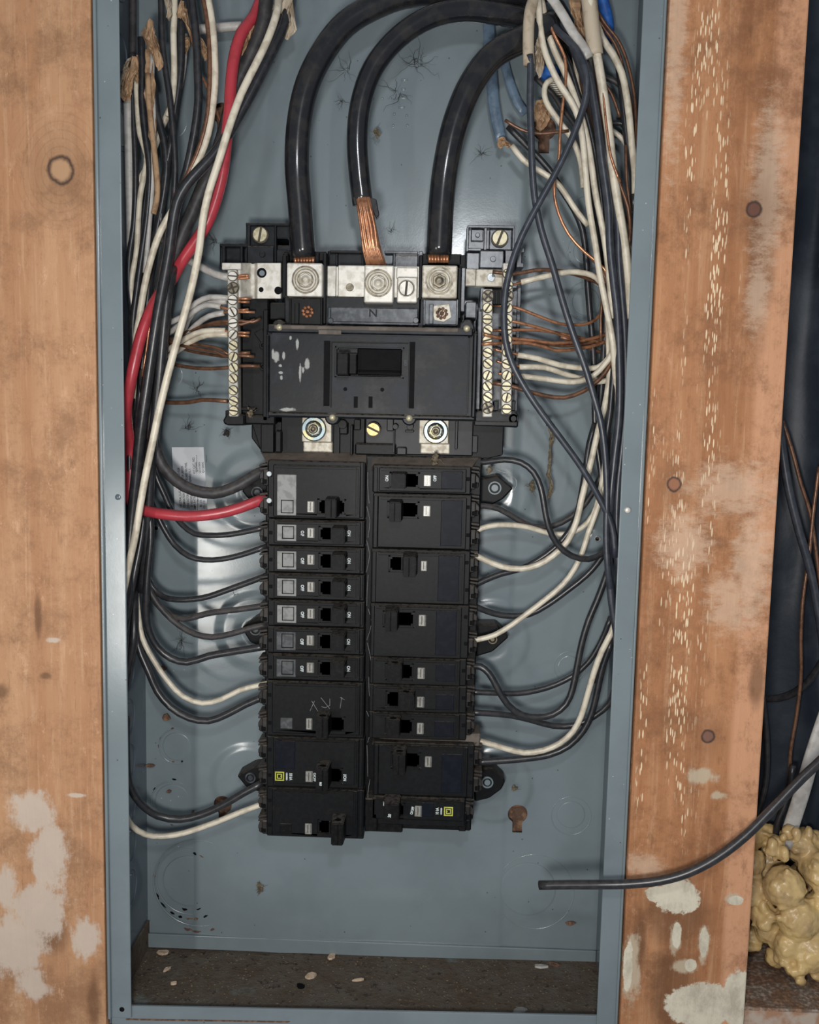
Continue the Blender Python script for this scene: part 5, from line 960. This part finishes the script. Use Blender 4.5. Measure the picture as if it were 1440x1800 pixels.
# ---- right wires into the breakers
wire('K', 10, None, [(828, 812, .050), (854, 812, .047), (887, 808, .044), (916, 813, .042), (938, 830, .040), (951, 858, .038), (957, 890, .038), (964, 925, .038), (980, 957, .039), (1005, 977, .040), (1035, 983, .042), (1060, 972, .044), (1080, 950, .05)], 'black wire looping out of the top right breaker and back up', group=BR)
wire('D', 9.5, None, [(825, 890, .050), (850, 889, .052), (878, 895, .054), (906, 911, .056), (934, 925, .058), (968, 926, .060), (1005, 908, .060), (1030, 884, .058), (1050, 850, .056), (1064, 815, .054), (1070, 760, .052)], 'black wire dipping beneath the loop from the highest wide right breaker', group=BR)
wire('C', 9, None, [(832, 936, .048), (848, 928, .048), (871, 923, .049), (905, 923, .051), (935, 928, .054), (965, 937, .056), (993, 939, .056), (1022, 928, .054), (1043, 905, .052), (1056, 860, .050), (1066, 800, .048)], 'cream wire leaving the highest wide right breaker', group=BR)
wire('C', 10, None, [(833, 975, .046), (850, 983, .046), (880, 995, .046), (915, 1000, .046), (945, 993, .045), (972, 977, .044), (998, 951, .043), (1014, 915, .042), (1022, 880, .042), (1032, 840, .043), (1043, 795, .044), (1052, 755, .045), (1063, 715, .046), (1070, 675, .047), (1074, 620, .048)], 'cream wire rising in a long S from the second wide right breaker', group=BR)
wire('K', 10, None, [(828, 1032, .048), (850, 1021, .050), (880, 1009, .052), (915, 1000, .053), (945, 985, .053), (975, 963, .052), (1000, 935, .051), (1014, 905, .050), (1022, 868, .049), (1030, 820, .049), (1036, 780, .050), (1046, 745, .052)], 'black wire behind the cream S, ending just short of its terminal', None, BR)
wire('C', 9, None, [(824, 1127, .046), (845, 1123, .046), (870, 1116, .046), (900, 1098, .047), (930, 1076, .047), (960, 1053, .048), (990, 1027, .048), (1010, 1000, .049), (1024, 970, .050), (1035, 935, .050), (1048, 900, .050), (1060, 860, .050), (1066, 820, .05)], 'long cream wire rising to the right from the third wide right breaker', group=BR)
wire('K', 10, None, [(828, 1062, .048), (845, 1070, .050), (871, 1079, .052), (900, 1083, .053), (930, 1080, .054), (961, 1064, .054), (1000, 1036, .054), (1030, 1012, .053), (1050, 990, .052), (1066, 965, .050)], 'black wire under the long cream one, joining the right bundle', group=BR)
wire('K', 11, None, [(826, 1171, .048), (845, 1172, .046), (860, 1184, .045), (874, 1208, .044), (892, 1238, .044), (918, 1257, .045), (945, 1261, .046), (972, 1256, .047), (995, 1238, .048), (1007, 1210, .048), (1014, 1175, .048), (1023, 1130, .048), (1035, 1090, .048), (1050, 1055, .048), (1066, 1012, .047), (1076, 980, .046), (1086, 940, .05)], 'black wire in a deep U right of the three lower narrow breakers', group=BR)
wire('K', 9.5, None, [(824, 1216, .050), (870, 1218, .052), (910, 1219, .054), (961, 1209, .056), (1005, 1189, .057), (1035, 1163, .056), (1058, 1125, .054), (1074, 1085, .05)], 'black wire crossing behind the deep U', group=BR)
wire('K', 10, None, [(824, 1252, .048), (860, 1254, .050), (900, 1258, .053), (935, 1266, .055), (973, 1276, .057), (1010, 1275, .057), (1045, 1259, .056), (1072, 1236, .054), (1090, 1215, .05)], 'lowest black wire running out to the right box wall', group=BR)
wire('C', 10, None, [(838, 1301, .047), (860, 1307, .047), (890, 1316, .047), (922, 1323, .047), (955, 1319, .047), (985, 1306, .047), (1008, 1285, .046), (1022, 1258, .046), (1032, 1225, .045), (1045, 1180, .044), (1058, 1145, .043), (1074, 1114, .042), (1086, 1080, .045)], 'cream wire bowing up from the dusty ledge at the lower right', group=BR)
wire('K', 11, None, [(832, 1340, .050), (870, 1338, .051), (920, 1334, .052), (965, 1327, .053), (1000, 1311, .053), (1026, 1284, .052), (1040, 1255, .051), (1050, 1215, .050), (1060, 1170, .049), (1076, 1125, .048)], 'black wire following under the lowest right cream one', group=BR)
wire('K', 8, .056, [(1045, 1200), (1056, 1160), (1068, 1120), (1078, 1080)], 'thin black wire between the lower right cream one and the wall', group=BR)
# ---- loose cable in front of the box, coming in over the stud
r_ = 8.6/PXM(-.03)
lc = thing('loose_cable', 'cut black cable poking in over the stud, ending above the box bottom', 'cable', P(1100, 1556, -.03))
bm = B(); addtube(bm, spline(ptsY([(948, 1556, -.008), (1000, 1555, -.014), (1050, 1555, -.020), (1100, 1554, -.024), (1160, 1548, -.028), (1210, 1534, -.030), (1260, 1508, -.030), (1310, 1470, -.028), (1360, 1420, -.024), (1410, 1368, -.020), (1460, 1320, -.015), (1540, 1220, .0)])), r_, 16); obj('jacket', bm, M['black_wire'], lc, smooth=True)
bm = B(); p = P(947, 1556.5, -.008); t = bmesh.ops.create_icosphere(bm, subdivisions=2, radius=r_*.86)
for v in t['verts']: v.co = Vector((v.co.x*.25, v.co.y, v.co.z))+p
obj('cut_end', bm, M['greyw'], lc)
# ---- cables in the right cavity
wire('K', 12, .050, [(1300, 1230, .1), (1336, 1228), (1368, 1228), (1395, 1219), (1420, 1200), (1440, 1172), (1470, 1120)], 'black cable bending up to the right in the dark cavity', inside=False, cat='cable', name='cable')
wire('K', 10, .075, [(1330, 1150), (1343, 1240), (1349, 1320), (1346, 1380), (1332, 1430), (1316, 1470)], 'thin black cable in the cavity, tight beside the stud', inside=False, cat='cable', name='cable')
wire('G', 14, .060, [(1366, 720), (1385, 850), (1404, 930), (1424, 1000), (1438, 1070), (1450, 1150)], 'grey black cable hanging down the right cavity', inside=False, cat='cable', name='cable')
wire('B', 6, .066, [(1376, 740), (1392, 790), (1408, 850), (1424, 900), (1436, 980), (1446, 1060)], 'brownish wire beside the grey black cable', inside=False)
wire('B', 6, .062, [(1440, 820), (1430, 900), (1422, 980), (1412, 1050), (1408, 1120), (1408, 1190), (1400, 1260), (1390, 1320), (1388, 1370)], 'long thin brown wire wavering down the cavity', inside=False)
wire('K', 11, .055, [(1394, 1345), (1388, 1390), (1378, 1420), (1366, 1450), (1364, 1490), (1372, 1510)], 'short dark wire dipping into the foam', inside=False)
t = wire('W', 27, .050, [(1470, 1210), (1448, 1270), (1428, 1330), (1408, 1400), (1388, 1462), (1380, 1490)], 'flat grey white cable plunging into the yellow foam', inside=False, cat='cable', name='flat_cable', seg=16, flat=.5)
wire('W', 3, .0385, [(1462, 1230), (1441, 1290), (1421, 1350), (1402, 1415), (1388, 1460)], 'thin raised ridge line along the flat grey white cable', inside=False) if 0 else None

# ================================================================== torn sheaths, papers, connectors
def paper(label, pts, Y, m='paper', cat='paper', name='torn_paper', bulge=.004, th=.0006, seed=1):
    """crumpled flap: outline in px, triangulated fan with random relief"""
    r = random.Random(seed); q_ = []
    for i, (x, y) in enumerate(pts):
        x2, y2 = pts[(i+1) % len(pts)]; L_ = math.hypot(x2-x, y2-y)
        for k in range(3): q_.append((x+(x2-x)*k/3+(r.uniform(-.09, .09)*L_ if k else 0), y+(y2-y)*k/3+(r.uniform(-.09, .09)*L_ if k else 0)))
    pts = q_; cx = sum(p[0] for p in pts)/len(pts); cy = sum(p[1] for p in pts)/len(pts)
    bm = B(); n = len(pts); N = 6
    c = bm.verts.new(P(cx, cy, Y-bulge)); rings = [[c]*n]
    for k in range(1, N+1):
        u = k/N; rings.append([bm.verts.new(P(cx+(x-cx)*u, cy+(y-cy)*u, Y-bulge*(1-u*u)+.0032*mnoise.noise(Vector((x*.09*u+seed*7, y*.05*u, 0)))+r.uniform(-.0006, .0006))) for x, y in pts])
    for a, b in zip(rings, rings[1:]):
        for i in range(n):
            j = (i+1) % n
            bm.faces.new((a[i], b[i], b[j]) if a[i] == a[j] else (a[i], b[i], b[j], a[j]))
    o = obj(name, bm, M[m], label=label, cat=cat); md = o.modifiers.new('s', 'SOLIDIFY'); md.thickness = th
    return o
paper('torn brown paper around the far left grey white wire', [(232, 98), (240, 100), (244, 120), (236, 140), (232, 160), (227, 176), (219, 178), (211, 170), (212, 158), (220, 130)], .043, seed=2)
paper('pale torn cable jacket at the far left edge', [(224, 104), (231, 100), (226, 122), (218, 140), (212, 155), (211, 140), (215, 122)], .045, 'sheath', 'cable jacket', 'torn_jacket', seed=3)
paper('big crumpled tan paper in the upper left, around the thin white wire', [(263, 32), (270, 38), (272, 60), (280, 80), (284, 95), (287, 118), (278, 125), (272, 112), (266, 96), (258, 88), (252, 66), (248, 60), (256, 46)], .036, seed=4, bulge=.006)
paper('long strip of tan paper hanging below the crumpled one', [(256, 86), (266, 92), (270, 130), (270, 180), (274, 230), (279, 300), (277, 340), (272, 330), (268, 260), (256, 180), (254, 120)], .043, seed=5, bulge=.002)
paper('small brown paper flap left of the long black wire', [(240, 96), (247, 98), (248, 120), (246, 142), (240, 146), (234, 132), (233, 112)], .048, seed=6)
paper('tan torn jacket hanging from the top, left of the white wire', [(290, -20), (300, -20), (302, 10), (303, 28), (298, 38), (292, 30), (290, 8)], .036, 'sheath', 'cable jacket', 'torn_jacket', seed=7)
paper('narrow tan jacket strip at the very top left', [(279, -20), (288, -20), (288, 10), (283, 16), (280, 22), (279, 6)], .045, 'sheath', 'cable jacket', 'torn_jacket', seed=8)
paper('brown paper spread behind the third black wire', [(318, 0), (324, 2), (330, 26), (336, 56), (334, 64), (326, 42), (318, 28), (312, 32), (310, 24)], .042, seed=9)
paper('brown paper flap tucked between the upper left wires', [(322, 62), (333, 66), (334, 80), (328, 96), (321, 88)], .055, seed=10)
paper('brown paper hanging right of the thick black wire', [(350, 62), (358, 72), (366, 86), (366, 104), (360, 108), (352, 92)], .050, seed=11)
paper('pale crumpled cable jacket end at the top, left of the heavy cables', [(498, -20), (520, -20), (522, 52), (514, 62), (506, 70), (500, 66), (504, 48), (500, 36), (492, 30), (486, 10)], .044, 'sheath', 'cable jacket', 'torn_jacket', seed=12)
paper('brown paper flap beside the red wire', [(448, 30), (452, 36), (444, 60), (436, 86), (428, 98), (420, 98), (420, 88), (428, 66), (436, 50)], .047, seed=13)
paper('pale shredded jacket behind the thick black cables', [(452, 4), (478, 0), (482, 14), (466, 32), (448, 38), (446, 22)], .058, 'sheath', 'cable jacket', 'torn_jacket', seed=14)
wire('S', 18, .022, [(950, -20, .04), (938, 0, .03), (931, 25, .024), (929, 60), (929, 90), (930, 114)], 'cut tan cable sheath with a straight black wire coming out', cat='cable sheath', name='cable_sheath', seg=16, rf=lambda t: 1.0)
paper('torn grey jacket flap beside the cut tan sheath', [(938, 20), (944, 15), (948, 40), (954, 90), (956, 110), (952, 134), (948, 138), (942, 124), (938, 100), (940, 60)], .034, 'sheath', 'cable jacket', 'torn_jacket', seed=15)
wire('S', 25, .030, [(1030, -30), (1036, 0), (1040, 40), (1045, 80), (1047, 97)], 'wide white cable sheath, thickest at the upper right', cat='cable sheath', name='cable_sheath', seg=16)
wire('W', 15, .026, [(958, -20, .03), (974, 2), (992, 30), (1008, 58), (1024, 80), (1036, 102)], 'light grey cable sheath slanting across the black wires', cat='cable sheath', name='cable_sheath', seg=14, flat=.6)
paper('brown dirty paper between the two white sheaths', [(1000, -10), (1022, -10), (1026, 30), (1034, 66), (1030, 78), (1018, 60), (1004, 24)], .042, seed=16)
paper('tan card tag hanging over the upper right keyhole', [(944, 176), (962, 172), (972, 190), (966, 212), (958, 224), (950, 232), (942, 224), (936, 200), (940, 186)], .060, 'paper', 'card tag', 'card_tag', seed=17, bulge=.002)
wire('K', 16, .052, [(960, -20), (985, 10), (1000, 40), (1012, 75), (1016, 110)], 'thick black wire bundle stub between the white sheaths', group=GR)
# grey blue flat jackets
for pts, w_, lab in (([(856, -10), (860, 60), (864, 130), (868, 180), (875, 220), (882, 248)], 20, 'grey blue flat cable jacket ending in torn paper, left one'), ([(884, 60), (888, 115), (900, 155), (910, 180), (924, 200)], 16, 'grey blue flat cable jacket bending right, behind the other')):
    q = w_/2/PXM(.07); bm = B(); addtube(bm, spline(ptsY(pts, .072 if w_ > 18 else .078)), q, 14, flat=.35); obj('flat_jacket', bm, M['grey_blue'], label=lab, cat='cable jacket', smooth=True)
paper('tiny torn brown paper at the end of the left grey blue jacket', [(876, 242), (886, 240), (892, 250), (900, 256), (892, 258), (884, 254), (880, 262), (875, 256)], .062, seed=18, bulge=.001)
# blue connectors with locknut threads
def conn(px, py, rx, label, Y, tilt):
    t = thing('cable_connector', label, 'cable connector', P(px, py, Y))
    bm = B(); r = rx/PXM(Y); a = P(px-rx, py, Y+.005); b = P(px+rx, py+3, Y); addtube(bm, spline([a, (a+b)/2, b]), r*.75, 14); obj('blue_body', bm, M['blue'], t, smooth=True)
    for k in range(5):
        bm = B(); c = P(px-rx*1.6-k*3, py-8-k*3.2, Y); tt = Vector((.7, 0, .7))
        pts = [c+Vector((math.cos(q*PI/8)*.5, math.sin(q*PI/8)*.7, -math.cos(q*PI/8)*.5))*r*.7 for q in range(17)]; addtube(bm, pts, .0006, 6, cap=False); obj('thread_ring', bm, M['nickel_old'], t, smooth=True)
    return t
conn(966, 128, 16, 'blue cable connector with metal thread, lower one behind the wires', .070, 0)
conn(1020, 122, 10, 'small blue connector glimpsed between the black wires', .074, 0)
bm = B(); addtube(bm, spline(ptsY([(1052, -20), (1062, 10), (1068, 36), (1069, 62), (1064, 78)], .066)), 10/PXM(.066), 14); obj('blue_connector', bm, M['blue'], label='blue plastic cable connector highest at the upper right', cat='cable connector', smooth=True)
bm = B()
for k in range(9):
    c = P(972+k*1.5, 140+k*3.5, .074); pts = [c+Vector((math.cos(q*PI/6), math.sin(q*PI/6)*.6, 0))*.0045 for q in range(13)]; addtube(bm, pts, .0006, 6, cap=False)
obj('locknut_thread', bm, M['nickel_old'], label='dull metal thread of a clamp seen behind the upper right wires', cat='thread', kind='thing')

# ================================================================== dust, webs, crumbs
rr = random.Random(11)
def web(label, px, py, s, n=14, Y=.083, m='web', lw=.00022, fluff=0):
    bm = B(); c = P(px, py, Y)
    for k in range(n):
        a = rr.uniform(0, 2*PI); d = s/PXM(Y)*rr.uniform(.3, 1); st_ = c+Vector((rr.uniform(-.3, .3), 0, rr.uniform(-.3, .3)))*s/PXM(Y)*.5; e = st_+Vector((math.cos(a), 0, math.sin(a)))*d
        q = [st_]
        for j in range(5): q.append(q[-1]+(e-st_)/5+Vector((rr.uniform(-1, 1), -rr.uniform(0, .2), rr.uniform(-1, 1)))*d*.16)
        addtube(bm, spline(q, .003), lw*rr.uniform(.3, .8), 4, cap=False, rf=lambda t: 1-.7*t)
    for k in range(fluff):
        t = bmesh.ops.create_icosphere(bm, subdivisions=1, radius=rr.uniform(.0006, .0016)); o_ = c+Vector((rr.gauss(0, .12), 0, rr.gauss(0, .25)))*s/PXM(Y)
        for v in t['verts']: v.co = v.co*rr.uniform(.7, 1.3)+o_
    obj('cobweb', bm, M[m], label=label, cat='cobweb', kind='stuff')
def strand(label, pts, Y, m, w, jit=.0006, n=1, thing_='cobweb'):
    bm = B()
    for k in range(n):
        q = [p+Vector((rr.uniform(-1, 1), rr.uniform(-.5, .5), rr.uniform(-1, 1)))*jit for p in spline(ptsY(pts, Y), .0025)]
        addtube(bm, q, w*rr.uniform(.6, 1.2), 5, rf=lambda t: .5+.9*abs(math.sin(t*17+k)))
    obj(thing_, bm, M[m], label=label, cat='cobweb', kind='stuff')
strand('long brown dusty web thread hanging right of the neutral bars', [(947, 722), (962, 740), (970, 762), (968, 785), (966, 812), (966, 838), (970, 856), (965, 876)], .064, 'dustfluff', .0009, .0013, 3)
web('yellowish dust clump beside the right looping wire', 936, 856, 16, 8, .075, 'dustfluff', .0004, 26)
web('grey dust clump hanging at the left of the middle cable', 600, 178, 22, 10, .080); web('web threads between the two left heavy cables', 610, 125, 30, 10, .08)
web('web threads right of the middle cable arch', 735, 110, 46, 20, .082); web('web threads under the middle cable arch', 700, 165, 34, 12, .082)
web('brown web tuft clinging to the middle cable', 662, 232, 15, 14, .070, 'dustfluff', .0004, 20); web('web tuft near the right heavy cable foot', 846, 270, 20, 12, .082); web('web threads beside the left tab', 378, 425, 20, 14, .08)
web('dark web tangle below the level brown wire', 345, 685, 22, 16, .081); web('spider like web left of the bus ear', 330, 752, 26, 16, .082); web('grey web under the left bar foot', 398, 758, 16, 12, .07, 'web', .0003, 8)
web('star shaped web above the white label foot', 318, 1128, 26, 18, .083); web('dust tuft below the right heavy cable', 690, 405, 20, 8, .08); web('green grey web low in the box, left of centre', 457, 1560, 18, 12, .082, 'dustfluff', .0004, 14)
web('little web curl by the third left wire', 412, 1046, 9, 8, .08); web('dusty tuft by the bottom right keyhole', 905, 1385, 10, 8, .08, 'dustfluff', .0003, 8)
strand('pale thread curling from the right ear', [(872, 826), (890, 832), (905, 840), (908, 852), (900, 866)], .055, 'webl', .0002)
web('dust tuft on the upper right ear', 860, 828, 10, 8, .048, 'dustfluff', .0004, 18)
web('brown dust on the top edge of the right column', 765, 806, 20, 10, .036, 'dustfluff', .0004, 34); web('dust by the right foot of the left bar', 440, 724, 14, 8, .04, 'dustfluff', .0003, 8)
web('shredded strands under the left thick wire', 440, 856, 14, 14, .055, 'web', .0003)
# scraps and rust marks on the back
def crumbs(label, name, spots, Y, m, cat, size=(2, 5), seed=1):
    """small flat irregular flakes lying on a surface, each spot its own thing"""
    r = random.Random(seed)
    for i, (px, py, s, lab) in enumerate(spots):
        bm = B(); n = 7; a0 = r.uniform(0, PI); el_ = r.uniform(.3, .9)
        pts = []
        for k in range(n):
            a = a0+2*PI*k/n; d = s*r.uniform(.7, 1.2); pts.append((px+d*math.cos(a), py+d*el_*math.sin(a)))
        ppoly(bm, pts, Y-.0012, Y, .0002); obj(name, bm, M[m], label=lab, cat=cat)
crumbs('', 'rust_flake', [(383, 1322-1147+12, 0.1, 'x')][:0], BK, 'rust', 'flake')
crumbs('', 'dead_insect', [(292, 1262, 8, 'brown insect husk on the back, right of the lower left corner tab')], .0845, 'rust', 'insect husk')
crumbs('', 'paint_chip', [(263, 1347, 9, 'rusty paint chip near the lower left wall'), (286, 1176, 7, 'dark speck cluster by the sagging cream wire'), (1003, 1624, 9, 'reddish rust blister near the bottom right of the back'), (296, 1392, 5, 'small rusty flake on the upper left knockout')], .0850, 'rust', 'flake', seed=4)
# litter on the floor of the box: flakes lie on it
def flake(x, y, s, ang, m, lab, name='wood_chip', el_=.5, cat='wood chip'):
    bm = B(); r = random.Random(int(x*1e5)); n = 8; pts = []
    for k in range(n):
        a = 2*PI*k/n; d = s*r.uniform(.75, 1.2); u, v = d*math.cos(a), d*el_*math.sin(a); pts.append((x+u*math.cos(ang)-v*math.sin(ang), y+u*math.sin(ang)+v*math.cos(ang)))
    lo = [bm.verts.new((a, b, zfl(a)-.0001)) for a, b in pts]; hi = [bm.verts.new((a, b, zfl(a)+.0013+r.uniform(-.0003, .0006))) for a, b in pts]
    bm.faces.new(hi); bm.faces.new(lo[::-1])
    for k in range(n): bm.faces.new((lo[k], lo[(k+1) % n], hi[(k+1) % n], hi[k]))
    obj(name, bm, M[m], label=lab, cat=cat)
def onfloor(px, py):
    v = M3 @ np.array([px-720., -(py-900.), -F]); t = (-.4399)/v[2]; x_ = float(v[0]*t); t = (zfl(x_)-W)/v[2]; return float(v[0]*t), float(v[1]*t-D)
for px, py, s, a, m, lab in ((288, 1672, .0055, .2, 'chip', 'largest pale chip, at the back left of the dusty floor'), (294, 1705, .0035, 1.0, 'chip', 'slim pale chip below the largest one'), (305, 1730, .0026, .5, 'chip', 'tiny pale chip left of centre on the dusty floor'), (585, 1673, .0042, 1.2, 'chip', 'pale chip leaning at the back of the floor, under the breakers'),
                             (547, 1717, .0052, .9, 'chip', 'crumpled pale chip in mid floor'), (629, 1724, .0042, .2, 'chip', 'thin pale sliver right of the crumpled chip'), (951, 1700, .0060, -.1, 'greyw', 'whitish stick at the back right of the floor'), (975, 1697, .0050, -.5, 'rust', 'dark brown curled leaf beside the whitish stick'), (915, 1778, .0060, .5, 'label_plate', 'pale greyish scrap near the front of the floor'), (528, 1735, .0035, -.6, 'dark', 'small black crumb in mid floor')):
    x, y = onfloor(px, py); flake(x, min(y, BK-.006), s, a, m, lab, el_=.32 if 'slim' in lab or 'stick' in lab or 'sliver' in lab else .6, name='wood_chip' if m == 'chip' else 'floor_scrap', cat='wood chip' if m == 'chip' else 'scrap')
bm = B(); r = random.Random(8)
for k in range(1300):
    x = r.uniform(XL+.004, XR-.004); y = r.uniform(.006, BK-.004); s = r.uniform(.0002, .0008); t = bmesh.ops.create_icosphere(bm, subdivisions=1, radius=s)
    for v in t['verts']: v.co = Vector((v.co.x*r.uniform(.8, 1.8)+x, v.co.y+y, v.co.z*.6+zfl(x)))
o = obj('floor_grit', bm, M['dustfluff'], label='fine brown grit and dust spread over the box floor', cat='grit', kind='stuff')
